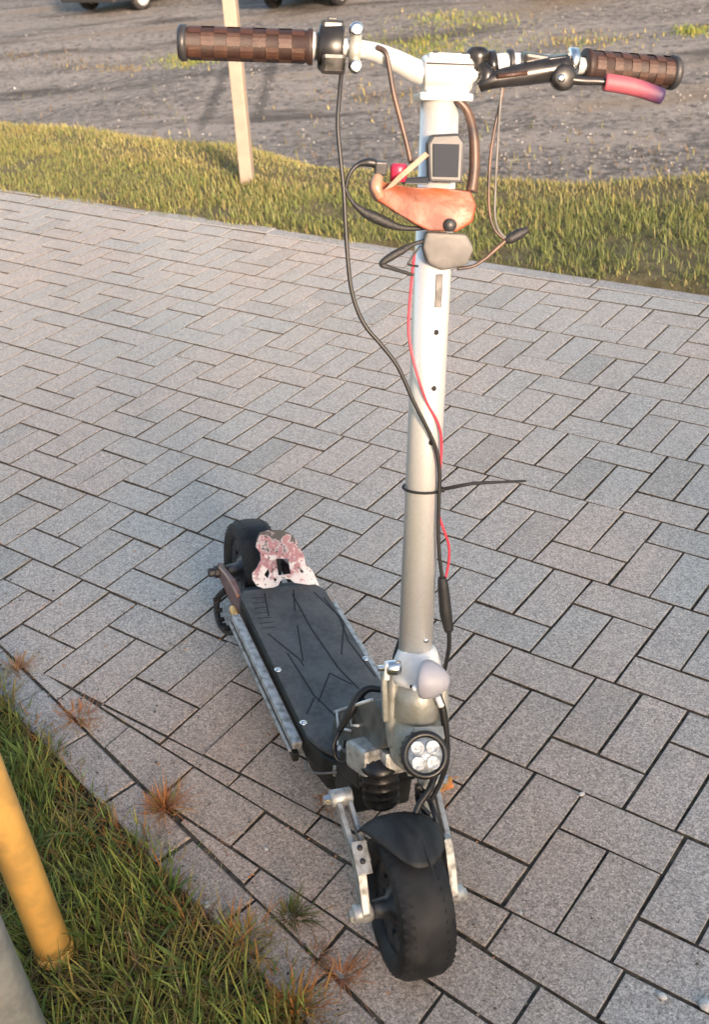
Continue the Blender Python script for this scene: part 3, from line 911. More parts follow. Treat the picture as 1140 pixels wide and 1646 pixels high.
# --- handlebar
PB = 1.2
def HB(x, y, n=PB): return SP(x, y, n)
hb = MB(CM)
bar = [HS(135.6, -33.0, -1.2), HS(135.7, -17, .2), HS(135.4, -10.5, 1.0), HS(134.2, -6.6, 1.4), HS(132.9, -3.4, 1.5), HS(132.6, 0, 1.5), HS(133.0, 3.6, 1.5), HS(134.2, 7.2, 1.4), HS(134.7, 11, 1.0), HS(134.6, 19, .2), HS(134.3, 32.2, -1.2)]
hb.tube(bar, [1.11, 1.11, 1.15, 1.4, 1.58, 1.6, 1.58, 1.4, 1.15, 1.11, 1.11], 20, True, True, 6)
S_(hb, 'handlebar', M['alu'])
cl = MB(CM)
cl.lathe(HS(132.7, -2.9, 1.5), (0, 1, .03), [(0, 1.5), (0, 2.15), (.25, 2.35), (6.25, 2.35), (6.5, 2.15), (6.5, 1.5)], 32)
cl.box(HS(131.0, .35, .9), (4.4, 5.8, 2.6), Matrix.Rotation(-K_, 3, 'Y'), .4)
cl.box(HS(129.9, .2, .4), (5.8, 7.2, 1.0), Matrix.Rotation(-K_, 3, 'Y'), .3)
clamp = S_(cl, 'handlebar_clamp', M['alu'])
MB(CM).box(HS(134.9, .35, 1.5), (3.6, 5.4, .8), Matrix.Rotation(-K_, 3, 'Y'), .3).build('clamp_cap', M['alu'], clamp)
MB(CM).box(HS(133.9, .35, 1.5), (4.72, 6.2, .16), Matrix.Rotation(-K_, 3, 'Y'), .02).build('clamp_gap', M['groove'], clamp)
for y_, n_ in ((-1.6, .3), (2.3, .3), (-1.6, 2.9), (2.3, 2.9)):
    dome(MB(CM), HS(135.2, y_, n_), AX, .5, .25).build('bolt', M['black'], clamp)

def grip(ya, yb, ha, hb_, na, nb, nm='grip'):
    A_, B_ = HS(ha, ya, na), HS(hb_, yb, nb)                   # A_ inner end, B_ outer end
    ax = (B_ - A_); L = ax.length; ax.normalize()
    g_ = MB(CM)
    g_.lathe(A_, ax, [(0, 1.2), (0, 2.25), (.5, 2.3), (.9, 2.0), (L - .9, 1.95), (L - .7, 2.1), (L - .7, 1.2)], 32)
    e1 = ax.orthogonal().normalized(); e2 = ax.cross(e1)
    core = S_(g_, 'grip', M['brown_dark'])
    pads = MB(CM)
    nr, nc = 8, 9
    for i in range(nc):
        for j in range(nr):
            if (i + j) % 2: continue
            l0, l1 = 1.1 + (L - 2.2) * i / nc, 1.1 + (L - 2.2) * (i + 1) / nc
            ring = []
            for (ll, rr) in ((l0, 1.9), (l0, 2.12), (l1, 2.12), (l1, 1.9)):
                ring.append([A_ + ax * ll + (e1 * math.cos(2 * math.pi * (j + q / 3) / nr) + e2 * math.sin(2 * math.pi * (j + q / 3) / nr)) * rr for q in range(4)])
            vr = [[pads.bm.verts.new(p_ * CM) for p_ in r_] for r_ in ring]
            for a_ in range(3):
                for b_ in range(3):
                    pads.bm.faces.new((vr[a_][b_], vr[a_][b_ + 1], vr[a_ + 1][b_ + 1], vr[a_ + 1][b_]))
    pads.build('grip_pads', M['brown'], core)
    cap = MB(CM)
    cap.lathe(B_ - ax * .8, ax, [(0, 1.9), (0, 2.25), (.7, 2.3), (1.1, 2.0), (1.2, 0)], 28)
    cap.build('end_cap', M['black'], core)
    return core
grip(-17.4, -34.6, 135.6, 135.6, .2, -1.3)
grip(19.6, 33.2, 134.6, 134.3, .2, -1.3)

# throttle / switch housing beside the left grip
sw = MB(CM)
yax = (HS(135.4, -10.5, 1.0) - HS(135.7, -17, .2)).normalized()
SWC = HS(135.6, -15.0, .5)
sw.lathe(SWC - yax * 1.7, yax, [(0, 1.2), (0, 2.7), (.3, 3.0), (3.0, 3.05), (3.3, 2.8), (3.3, 1.2)], 30)
sw.box(SWC + NF * 1.6 - AX * 2.0, (3.0, 3.2, 2.6), None, .5)
sw.box(SWC + AX * 2.3 + NF * .2, (3.2, 3.0, 1.9), Matrix.Rotation(-K_, 3, 'Y'), .45)
swo = S_(sw, 'throttle_housing', M['gloss'])
MB(CM).box(SWC + AX * 3.35 + NF * .4, (1.3, 1.2, .5), Matrix.Rotation(-K_, 3, 'Y'), .15).build('button', M['black'], swo)
MB(CM).lathe(SWC - yax * 3.3, yax, [(0, 1.15), (0, 1.7), (1.5, 1.75), (1.6, 1.15)], 24).build('throttle_ring', M['alu'], swo)
cb = MB(CM)
CBC = HS(135.5, -11.9, .95)
cb.lathe(CBC - yax * .75, yax, [(0, 1.12), (0, 1.75), (1.5, 1.75), (1.5, 1.12)], 24)
cb.box(CBC + AX * 2.2, (1.9, 1.4, 1.5), None, .3)
cb.box(CBC - AX * 2.2, (1.9, 1.4, 1.5), None, .3)
cbo = S_(cb, 'switch_clamp', M['cast'])
for s in (1, -1):
    MB(CM).lathe(CBC + AX * 2.25 * s + NF * .7, NF, [(0, .95), (.45, .95), (.75, .8), (.85, .45), (.7, 0)], 20).build('bolt', M['steel'], cbo)

# brake lever with its master cylinder on the right bar
bk = MB(CM)
b0, b1, b2 = HB(795, 128, 3.6), HB(850, 118, 3.4), HB(912, 108, 3.2)
bk.tube([HB(770, 140, 3.2), b0, b1, b2], [.75, 1.15, 1.5, 1.7], 14)
bk.box(HB(895, 108, 2.6), (3.0, 3.4, 3.0), Matrix.Rotation(R_(8), 3, 'X'), .5)
bk.box(HB(868, 100, 2.2), (2.6, 5.0, 2.0), Matrix.Rotation(R_(-6), 3, 'X'), .4)
brake = S_(bk, 'brake_cylinder', M['gloss'])
MB(CM).tube([HB(800, 123, 5.0), HB(848, 117, 5.0)], [.32, .32], 10, True, False).build('cylinder_ridge', M['brown'], brake)
MB(CM).lathe(HB(903, 125, 3.6), NF, [(0, 0), (0, 1.7), (1.2, 1.7), (1.5, 1.2), (1.5, 0)], 22).build('lever_pivot', M['gloss'], brake)
dome(MB(CM), HB(903, 126, 5.1), NF, .55, .3).build('bolt', M['steel'], brake)
MB(CM).lathe(HB(920, 100, 2.2), Vector((0, 1, 0)), [(-.5, 1.2), (-.5, 1.85), (.6, 1.85), (.6, 1.2)], 24).build('bar_clamp', M['steel'], brake)
lv = MB(CM)
lv.tube([HB(903, 126, 4.2), HB(935, 130, 4.6), HB(965, 131, 5.0), HB(1000, 135, 5.2)], [.7, .6, .5, .5], 10)
lever = S_(lv, 'brake_lever', M['gloss'])
slv = MB(CM)
slv.tube([HB(972, 132, 5.0), HB(1000, 136, 5.2), HB(1030, 143, 5.2), HB(1064, 155, 5.0)], [1.12, 1.15, 1.12, 1.05], 18)
slv.build('lever_sleeve', M['sleeve'], lever)
MB(CM).lathe(HB(1062, 154, 5.0), (HB(1064, 155, 5.0) - HB(1030, 143, 5.2)), [(0, .7), (.35, .75), (.5, 0)], 14).build('lever_tip', M['black'], lever)
be = MB(CM)
be.lathe(HB(768, 96, 2.0), AX, [(-1.6, 0), (-1.6, 1.1), (-.9, 1.25), (.2, 1.6), (1.0, 1.55), (1.5, 1.1), (1.6, 0)], 24)
be.tube([HB(768, 100, 2.0), HB(783, 118, 3.4), HB(778, 135, 3.4)], [.9, 1.0, .8], 10)
be.lathe(HS(134.1, 6.4, 1.4), Vector((0, 1, .2)), [(-.6, 1.3), (-.6, 1.9), (.6, 1.9), (.6, 1.3)], 22)
S_(be, 'bar_bell', M['gloss'])
ri = MB(CM)
ri.lathe(HS(134.5, 9.0, 1.2), Vector((0, 1, .06)), [(-.3, 1.2), (-.3, 1.75), (.3, 1.75), (.3, 1.2)], 22)
S_(ri, 'bar_ring', M['black'])

# --- wiring and the wrapped control box on the upper stem
def cab(name, pts, r, m, n0=3.2, parent=None, seg=8):
    mb = MB(CM)
    mb.tube([SP(p[0], p[1], p[2] if len(p) > 2 else n0) for p in pts], r, seg, True, True, 6)
    return S_(mb, name, m, parent)
c1 = cab('throttle_cable', [(550, 108, 1.5), (546, 150, 2.5), (543, 200, 3.2), (548, 260, 3.6), (553, 310, 3.8), (558, 400, 4), (566, 470, 4), (585, 520, 4), (612, 553, 4), (640, 590, 4), (665, 645, 3.9), (688, 690, 3.6), (702, 725, 3.3), (707, 760, 3.1), (706, 800, 3.0), (705, 860, 3), (708, 905, 3), (713, 938, 3)], .29, M['cable'])
cab('brake_cable', [(606, 76, 2.6), (620, 84, 3.2), (626, 110, 3.2), (633, 150, 3.4), (646, 200, 3.4), (655, 235, 3.4), (661, 262, 3.4)], .34, M['cable_brown'])
cab('red_wire', [(667, 405, 3), (662, 450, 2.6), (657, 520, 2.4), (661, 562, 2.6), (672, 605, 3.0), (686, 645, 3.0), (705, 682, 2.9), (710, 715, 2.7), (707, 770, 2.7), (706, 825, 2.7), (714, 852, 2.8), (722, 878, 2.8), (721, 908, 2.8), (714, 940, 3)], .2, M['red'])
co_ = cab('cable_joiner', [(711, 928, 3), (713, 945, 3), (717, 985, 3), (722, 1014, 3)], [.62, .85, .95, .7], M['tape'], seg=10)
cab('lower_cable', [(722, 1012, 3), (722, 1040, 2.8), (716, 1072, 2.0), (712, 1090, 1)], .36, M['cable'])
cab('side_hose', [(704, 1118, 3.5), (712, 1140, 4), (717, 1180, 4.2), (718, 1225, 4.2), (706, 1262, 4), (692, 1288, 4)], [.55, .6, .6, .5, .4, .4], M['cable'])
cab('hose_tag', [(703, 1119, 4.4), (710, 1136, 4.8)], [.5, .5], M['white'])
lp = cab('light_cable', [(556, 302, 3.8), (562, 280, 4), (575, 265, 4), (592, 261, 4), (604, 263, 4)], [.25, .25, .3, .6, .6], M['cable'])
MB(CM).box(SP(612, 270, 4), (1.4, 1.7, 1.8), None, .25).build('plug', M['black'], lp)
cab('box_cable', [(554, 300, 3.8), (566, 324, 4), (584, 340, 4), (600, 348, 4), (622, 358, 4), (645, 366, 4), (676, 367, 4), (690, 362, 4)], [.25, .28, .55, .75, .7, .4, .3, .3], M['tape'])
cab('wire_bundle', [(690, 385, 3.6), (664, 393, 3.8), (648, 402, 4), (630, 412, 4), (614, 424, 4), (626, 430, 4), (645, 436, 3.4), (664, 442, 2.8)], [.3, .3, .55, .6, .45, .3, .26, .26], M['tape'])
cab('thin_wire', [(676, 395, 3.6), (660, 418, 3.6), (657, 425, 3.6), (672, 428, 3)], .16, M['cable'])
cab('right_wire', [(812, 126, 3), (806, 160, 3), (797, 200, 3), (789, 250, 3), (786, 310, 3), (788, 345, 3), (796, 370, 3), (812, 385, 3)], .22, M['cable_brown'])
cab('right_wire', [(808, 128, 3.6), (803, 190, 3.4), (800, 240, 3.2), (797, 300, 3.2), (796, 345, 3.2), (802, 370, 3.2), (814, 383, 3.2)], .16, M['greybag'])
cab('wire_joiner', [(812, 386, 3.1), (820, 384, 3.1), (835, 376, 3.1), (849, 369, 3.1)], [.35, .7, .75, .4], M['tape'], seg=10)
cab('right_wire', [(814, 386, 3.1), (796, 402, 3.3), (780, 416, 3.4), (760, 428, 3.4), (735, 432, 3.2)], [.3, .3, .25, .25, .25], M['cable_brown'])

bx = MB(CM)
o_ = []
for (x, y, n_) in ((598, 287, 5.0), (617, 296, 5.4), (660, 301, 6.2), (705, 303, 6.6), (758, 306, 6.2), (768, 330, 6.0), (762, 358, 5.8), (735, 374, 6.0), (690, 372, 6.2), (665, 360, 6.0), (640, 340, 5.6), (606, 324, 5.0), (596, 306, 4.8)):
    o_.append(SP(x, y, n_))
bx.prism(o_, -NF * 3.4, .5)
box = S_(bx, 'control_box_wrap', M['orange'])
def soft(o):
    md = o.modifiers.new('round', 'SUBSURF'); md.levels = 2; md.render_levels = 2
    o.data.polygons.foreach_set('use_smooth', [True] * len(o.data.polygons))
soft(box)
MB(CM).tube([SP(608, 284, 4.4), SP(605, 300, 5.2), SP(612, 318, 5.2)], [.7, .8, .6], 10).build('wrap_end', M['strip'], box)
MB(CM).prism([SP(618, 306, 6.9), SP(632, 300, 6.9), SP(690, 250, 5.2), SP(684, 244, 5.2), SP(640, 282, 6.6)], -NF * .25).build('tape_strip', M['strip'], box)
MB(CM).lathe(SP(641, 282, 4.6), AX, [(-.8, 0), (-.8, 1.1), (1.0, 1.15), (1.5, .95), (1.5, 0)], 18).build('plug', M['pinkplug'], box)
MB(CM).lathe(SP(724, 362, 6.2), NF, [(0, .9), (.3, .85), (.35, 0)], 18).build('cable_gland', M['black'], box)
MB(CM).prism([SP(650, 296, 5.6), SP(690, 297, 5.9), SP(690, 284, 5.4), (SP(652, 286, 5.2))], -NF * 2.6, .2).build('inner_battery', M['display'], box)
di = MB(CM)
di.prism([SP(690, 292, 5.4), SP(744, 294, 5.4), SP(748, 228, 4.8), SP(738, 214, 4.6), SP(696, 216, 4.6), SP(688, 230, 4.8)], -NF * 2.0, .35)
disp = S_(di, 'display_unit', M['display'])
MB(CM).prism([SP(697, 284, 5.62), SP(737, 285, 5.62), SP(739, 232, 5.06), SP(697, 231, 5.06)], -NF * .15, .05).build('screen', M['screen'], disp)
cab('strap', [(758, 308, 4), (763, 270, 3.6), (762, 220, 3.2), (752, 180, 2.6), (735, 160, 2.6)], [.8, .75, .7, .6, .5], M['cable_brown'])
gb = MB(CM)
gb.prism([SP(686, 372, 5.0), SP(752, 376, 5.0), SP(764, 400, 4.6), (SP(752, 428, 4.2)), SP(712, 436, 4.0), SP(688, 424, 4.2), SP(680, 398, 4.6)], -NF * 2.2, .6)
soft(S_(gb, 'wrapped_connector', M['greybag']))
zt = MB(CM)
hz = 75.2
ring_pts = [HS(hz, 2.95 * math.cos(a), 2.95 * math.sin(a)) for a in [2 * math.pi * i / 24 for i in range(24)]]
ring_pts.append(ring_pts[0])
zt.tube(ring_pts, .2, 6, False, False)
zt.tube([HS(hz + .2, 2.6, 1.6), SP(760, 777, 2.2), SP(846, 773, 2.2)], [.3, .28, .18], 6, True, False)
zt.box(HS(hz + .1, 2.7, 1.6), (.6, .6, .6), None, .1)
S_(zt, 'cable_tie', M['groove'])

# --- deck
ZD = 16.4
bd = MB(CM)
out = [(-89, -7.5), (-84, -9.2), (-37, -9.6), (-31.5, -8.2), (-28.5, -5.4), (-28.5, 6.0), (-32, 9.2), (-84, 9.4), (-89, 7.5)]
bd.prism([Vector((x, y, 15.6)) for x, y in out], (0, 0, -4.2), .5)
bd.prism([Vector((x * .995 - .3, y * .86, 11.6)) for x, y in out], (0, 0, -3.6), .6)
deck = C_(bd, 'deck_body', M['body'])
ma = MB(CM)
mo = [(-86.5, -7.6), (-84.8, -8.9), (-37, -9.5), (-33.5, -8.3), (-29.6, -5.4), (-29.6, 3.5), (-36, 8.6), (-44, 9.6), (-83, 9.8), (-86, 8.2)]
ma.prism([Vector((x, y, ZD)) for x, y in mo], (0, 0, -.78), .22)
matp = C_(ma, 'deck_mat', M['deckmat'])
gr = MB(CM)
def gline(pts, w_=.34):
    for a_, b_ in zip(pts[:-1], pts[1:]):
        a_, b_ = Vector((*a_, ZD)), Vector((*b_, ZD))
        t_ = (b_ - a_).normalized(); nn_ = Vector((-t_.y, t_.x, 0)) * w_ * .5
        gr.prism([a_ - nn_, b_ - nn_, b_ + nn_, a_ + nn_], (0, 0, .035))
def dk(x, y):
    p_ = UP(x, y, (0, 0, ZD), (0, 0, 1)); return (p_.x, p_.y)
for L_ in ([(505, 952), (545, 990), (560, 1030), (604, 1088)], [(470, 955), (500, 1010), (545, 1075), (582, 1112)], [(430, 1018), (482, 1060), (488, 1070)],
           [(478, 1005), (487, 1062)], [(462, 1050), (505, 1118), (516, 1128), (548, 1160)], [(512, 1128), (530, 1082), (566, 1100)], [(505, 1122), (493, 1148)],
           [(553, 1000), (549, 1052)], [(425, 953), (432, 990)], [(472, 948), (474, 982)], [(520, 960), (552, 1000)]):
    gline([dk(*q_) for q_ in L_])
for k in range(7):
    gline([dk(402 + k * 3, 962 + k * 8), dk(424 + k * 3, 960 + k * 8)], .15)
gr.build('mat_groove', M['groove'], matp)
for x, y in ((447, 1076), (488, 1161), (588, 1058)):
    q = dk(x, y)
    sc_ = MB(CM); sc_.lathe(Vector((q[0], q[1], ZD - .1)), (0, 0, 1), [(0, .72), (.12, .75), (.14, .5), (.4, .42), (.46, 0)], 14)
    sc_.build('deck_screw', M['steel'], matp)
for s in (-1, 1):
    rl = MB(CM)
    rl.box((-59.5, s * 10.9, 13.6), (43, 1.9, 1.5), None, .25)
    ro = rl.build('side_rail', M['alu_raw'], scooter)
    MB(CM).box((-59.5, s * 12.1, 12.3), (42, .6, .6), None, .15).build('rail_lip', M['alu_raw'], ro)
    MB(CM).box((-59.5, s * 11.2, 11.3), (44, 1.2, 1.8), None, .2).build('rail_base', M['body'], ro)
    MB(CM).lathe(Vector((-84.8, s * 10.6, 13.4)), (1, 0, 0), [(0, 0), (0, .7), (.4, .85), (3.2, .85), (3.4, .7), (3.4, 0)], 16).build('rail_cap', M['gold'], ro)
cw = MB(CM)
cw.tube([Vector((-34, -10.6, 13.4)), Vector((-32, -10.9, 13.0)), Vector((-30, -9.4, 13.6)), Vector((-28.4, -6.4, 14.6))], .22, 7)
C_(cw, 'deck_wire', M['greybag'])
fb = MB(CM)
fb.box((-30.0, -5.6, 13.8), (1.4, 2.6, 2.4), None, .3)
fbo = C_(fb, 'deck_end_bracket', M['cast'])
dome(MB(CM), (-29.2, -5.6, 14.0), (1, 0, .1), .6, .4).build('bolt', M['steel'], fbo)
for dx, dy in ((543, 1194), (551, 1206)):
    q = dk(dx, dy)
    MB(CM).box((q[0], q[1], ZD + .4), (1.6, 1.2, .9), Matrix.Rotation(R_(35), 3, 'Z'), .2).build('hinge_tab', M['white'], deck)

# neck from deck to head tube
nk = MB(CM)
def nkp(pts, y0, y1, bev=.3): nk.prism([Vector((x, y0, z)) for x, z in pts], (0, y1 - y0, 0), bev)
prof_n = [(-37, 16.2), (-36, 21.5), (-20, 36.8), (-14, 36.0), (-15.0, 30.5), (-20.5, 27.0), (-31, 20.0), (-31, 16.2)]
nkp(prof_n, -5.0, 5.0, .5)
nk.box((-18.6, 0, 33.2), (5.0, 8.6, 5.0), Matrix.Rotation(R_(-30), 3, 'Y'), .8)
neck = C_(nk, 'folding_neck', M['neck'])
def rim_line(pts, r_=.28):
    MB(CM).tube([Vector(p_) for p_ in pts], r_, 7, True, False).build('neck_rim', M['alu'], neck)
rim_line([(-36.2, -5.0, 21.6), (-21, -5.0, 36.0)])
rim_line([(-34.5, -5.2, 23.4), (-33.0, -5.3, 20.6), (-27.8, -5.3, 24.2)])
rim_line([(-28.6, -5.2, 27.6), (-27.4, -5.3, 25.6), (-24.8, -5.3, 27.6)])
blk = MB(CM)
blk.box((-19.2, -5.4, 25.8), (6.4, 5.4, 4.6), Matrix.Rotation(R_(-18), 3, 'Y') @ Matrix.Rotation(R_(10), 3, 'Z'), .8)
blk.box((-16.6, -1.6, 27.0), (5.4, 6.0, 4.0), Matrix.Rotation(R_(-18), 3, 'Y'), .8)
bko = C_(blk, 'shock_mount', M['alu_raw'])
MB(CM).box((-16.4, -6.4, 27.2), (.5, 1.5, 2.0), Matrix.Rotation(R_(-40), 3, 'Y'), .15).build('mount_slot', M['groove'], bko)
un = MB(CM)
un.box((-22.5, -2.0, 20.5), (9.5, 10.5, 5.0), Matrix.Rotation(R_(-25), 3, 'Y'), .8)
un.box((-25.5, -1.0, 14.2), (8.0, 11.5, 7.0), None, .8)
C_(un, 'suspension_block', M['body'])

def ccab(name, pts, r, m):
    mb = MB(CM)
    mb.tube([UP(x, y, (xx, 0, 0), (1, 0, 0)) for x, y, xx in pts], r, 8, True, True, 6)
    return C_(mb, name, m)
ccab('neck_cable', [(643, 1026, -24), (634, 1056, -23), (630, 1085, -20), (629, 1120, -19), (621, 1155, -20), (606, 1180, -21), (590, 1200, -22), (572, 1218, -23), (553, 1225, -24), (540, 1218, -25), (536, 1198, -26), (546, 1176, -27)], .3, M['cable'])
ccab('neck_hose', [(538, 1212, -25), (538, 1190, -27), (551, 1165, -27.5), (566, 1140, -27.5), (578, 1118, -28), (592, 1107, -28), (612, 1108, -27), (634, 1113, -25)], [.35, .45, .6, .85, .85, .7, .6, .5], M['cable'])
ccab('neck_wire', [(584, 1122, -27.5), (592, 1136, -27), (593, 1160, -25), (595, 1180, -25)], .2, M['cable'])

# --- rear end: mudguard plate, arm, axle bolts, stand
P0, PN = Vector((-86.0, 0, 17.0)), Vector((10.0, 0, 6.0)).normalized()
def MG(x, y): return UP(x, y, P0, PN)
outer = [(413, 942), (406, 932), (405, 922), (413, 912), (419, 900), (418, 888), (411, 879), (413, 866), (418, 856), (432, 852), (452, 852), (466, 857), (476, 868), (481, 880), (488, 893), (491, 908), (501, 916), (507, 928), (513, 942), (506, 939), (496, 940), (482, 938), (473, 937), (466, 931), (456, 930), (450, 934), (447, 941), (440, 944), (424, 946)]
holes = [[(443, 898), (463, 898), (467, 922), (447, 925)], [(424, 924), (431, 913), (433, 922), (430, 930)], [(481, 912), (488, 918), (486, 922), (482, 919)], [(440, 930), (445, 930), (444, 934), (440, 934)]]
mg = MB(CM)
eds = []
for lp_ in [outer] + holes:
    vv_ = [mg.bm.verts.new(MG(*q) * CM) for q in lp_]
    for i in range(len(vv_)): eds.append(mg.bm.edges.new((vv_[i - 1], vv_[i])))
bmesh.ops.triangle_fill(mg.bm, use_beauty=True, use_dissolve=False, edges=eds)
mgo = C_(mg, 'rear_mudguard', M['pinkplate'])
sm = mgo.modifiers.new('solid', 'SOLIDIFY'); sm.thickness = 0.005; sm.offset = 0
for s in (-1, 1):
    ra = MB(CM)
    ya = -1.0 + s * 7.0
    ra.prism([Vector((-104.5, ya, 10.2)), Vector((-104.0, ya, 13.2)), Vector((-92, ya, 16.0)), Vector((-84, ya, 15.2)), Vector((-83, ya, 10.6)), Vector((-92, ya, 10.0))], (0, s * 1.0, 0), .25)
    rao = ra.build('rear_arm', M['redarm'], scooter)
    MB(CM).tube([Vector((-102, ya + s * 1.1, 13.2)), Vector((-94, ya + s * 1.0, 15.0)), Vector((-86, ya + s * 1.0, 15.4))], .35, 7).build('arm_edge', M['pinkplug2'] if 'pinkplug2' in M else M['strip'], rao)
    MB(CM).lathe(Vector((-102.7, ya + s * .8, 11.6)), (0, s, 0), [(0, 0), (0, 1.5), (1.1, 1.5), (1.3, 1.1), (2.4, 1.1), (2.6, .8), (2.6, 0)], 8, False).build('axle_nut', M['black'], rao)
ks = MB(CM)
ks.tube([Vector((-97, -8.8, 10.0)), Vector((-98.5, -10.2, 7.0)), Vector((-96, -10.8, 4.2)), Vector((-92, -10.6, 3.2)), Vector((-87.5, -9.6, 5.0)), Vector((-85, -8.8, 9.0))], [.8, .75, .7, .65, .7, .8], 10)
for k in range(6):
    t = k / 5
    ks.box(Vector((-98.2 + 9 * t, -10.4, 7.0 - 3.6 * math.sin(t * 2.6))), (.9, 1.7, .9), Matrix.Rotation(R_(40 * k), 3, 'Y'), .12)
C_(ks, 'motor_cable', M['tape'])
std = MB(CM)
std.tube([Vector((-64, 6.5, 10.0)), Vector((-62.5, 9.0, 7.4)), Vector((-61.0, 12.4, 4.2))], [.8, .75, .7], 10, True, False)
stand = C_(std, 'kickstand', M['body'])
MB(CM).lathe(Vector((-61.0, 12.5, 3.8)), (0.05, .3, -.95), [(-.6, 0), (-.6, 1.0), (.5, 1.2), (.7, 0)], 14).build('stand_foot', M['rubber'], stand)

# ------------------------------------------------------------------ vegetation
def mixc(a, b, t): return tuple(a[i] + (b[i] - a[i]) * t for i in range(3))
class Blades:
    def __init__(s): s.V, s.F, s.C = [], [], []
    def blade(s, x, y, z, L, wd, az, bend, c, lean=0.2, segs=3, tipc=None):
        o = len(s.V)
        dx, dy = math.cos(az), math.sin(az)
        px_, py_ = -dy, dx
        h, r = z, 0.0
        an = lean
        st_ = L / segs
        for i in range(segs):
            wv = wd * (1 - 0.75 * (i / segs) ** 1.5) * 0.5
            s.V.append((x + dx * r - px_ * wv, y + dy * r - py_ * wv, h)); s.V.append((x + dx * r + px_ * wv, y + dy * r + py_ * wv, h))
            cc = mixc(c, tipc, i / segs) if tipc else c
            s.C += [cc, cc]
            h += math.cos(an) * st_; r += math.sin(an) * st_
            an += bend / segs
        s.V.append((x + dx * r, y + dy * r, max(h, z + 0.002)))
        s.C.append(tipc if tipc else c)
        for i in range(segs - 1):
            s.F.append((o + 2 * i, o + 2 * i + 1, o + 2 * i + 3, o + 2 * i + 2))
        s.F.append((o + 2 * segs - 2, o + 2 * segs - 1, o + 2 * segs))
    def build(s, name, parent=None): return link(name, raw_mesh(name, s.V, s.F, M['grass'], s.C), parent)
G1, G2, G3 = (0.095, 0.145, 0.030), (0.20, 0.26, 0.06), (0.06, 0.09, 0.024)
Y1, Y2, B1, OR = (0.38, 0.31, 0.085), (0.42, 0.36, 0.15), (0.17, 0.115, 0.055), (0.52, 0.20, 0.05)
PK = (0.46, 0.22, 0.13)
def pick(ws):
    t = random.random() * sum(w_ for w_, _ in ws)
    for w_, c in ws:
        t -= w_
        if t <= 0:
            k = random.uniform(0.75, 1.25)
            return tuple(x * k for x in c)
    return ws[-1][1]

rs = random.Random(3)
random.seed(11)
# near verge in the lower left corner
nb = Blades()
for i in range(32000):
    x = random.uniform(-0.75, 1.75)
    e = K3(x * 100) / 100 - 0.085
    d = abs(random.gauss(0, 0.33)) if random.random() < .6 else random.uniform(0, 1.0)
    y = e - d + 0.10 * (vn(x * 8, 3.3) - 0.25) + 0.03 * random.random() ** 2
    if y < -1.7: continue
    cl = vn(x * 7, y * 7)
    edge = d < 0.07
    t_ = vn(x * 3.1 + 7, y * 3.1)
    dry = random.random() < (0.48 + (0.3 if edge else 0) + 0.35 * (t_ - .5))
    if dry:
        c = pick([(3, B1), (2, Y1), (1.1, OR if edge else Y1), (1.2, (0.26, 0.21, 0.12))])
        L = random.uniform(0.03, 0.10); ln = random.uniform(0.5, 1.4); bd_ = random.uniform(-.3, .9)
    else:
        c = tuple(1.35 * v_ for v_ in pick([(4, G1), (2.8, G2), (1.5, G3), (.9, (0.22, 0.25, 0.05))]))
        L = random.uniform(0.035, 0.085) * (0.7 + 0.9 * cl); ln = random.uniform(0.05, 0.75); bd_ = random.uniform(0.1, 1.3)
    if edge: L *= 0.75
    nb.blade(x, y, ground_z(x, y) - .004, L, random.uniform(0.0022, 0.0048), random.uniform(0, 6.28), bd_, c, ln, 3, mixc(c, OR if random.random() < .25 else Y1, random.uniform(0, .5)))
for i in range(130):                                            # broader leaves
    x = random.uniform(-0.3, 1.4); y = K3(x * 100) / 100 - 0.10 - random.uniform(0, 0.5)
    c = pick([(3, G2), (2, G1)])
    for k in range(random.randint(2, 5)):
        nb.blade(x, y, ground_z(x, y), random.uniform(0.05, 0.10), random.uniform(0.005, 0.010), random.uniform(0, 6.28), random.uniform(.3, 1.0), c, random.uniform(.2, .8), 4)
tag(nb.build('verge_grass'), 'short mixed green and dry grass verge in the lower left corner', 'grass', kind='stuff')

fbld = Blades()
for i in range(90000):
    x = random.uniform(-6.2, 1.9)
    c_ = crest(x)
    y = 2.27 + (c_ + 0.6 - 2.27) * random.random() ** 0.95 + 0.09 * (vn(x * 6, 1.7) - .5)
    fr_ = (y - 2.29) / (c_ - 2.29)
    big_ = vn(x * 1.1 + 3, y * 1.5)
    if fr_ > 0.85 and random.random() < 0.35: continue
    yel = 0.20 + 0.45 * smooth(0.45, 0.95, fr_) + 0.5 * (vn(x * 2.3, y * 4) - .5) + 0.2 * smooth(.12, 0, fr_)
    if random.random() < yel: c = pick([(3, Y1), (2, Y2), (1, (0.30, 0.22, 0.09))])
    else: c = pick([(3, G2), (2, G1), (2.4, (0.22, 0.27, 0.06))])
    if vn(x * 5 + 9, y * 5) < 0.30 and random.random() < .7: continue
    c = mixc(c, (0.26, 0.24, 0.14), .25)
    L = random.uniform(0.025, 0.07) * (0.35 + 1.1 * big_) * (1.15 if fr_ < .8 else .7) * (0.65 if fr_ < .06 else 1)
    fbld.blade(x, y, ground_z(x, y) - .004, L, random.uniform(0.0028, 0.006), random.uniform(0, 6.28), random.uniform(.1, 1.3), c, random.uniform(0.0, 0.9), 3, mixc(c, Y2, random.uniform(0, .5)))
tag(fbld.build('roadside_grass'), 'yellow green grass strip behind the block paving', 'grass', kind='stuff')

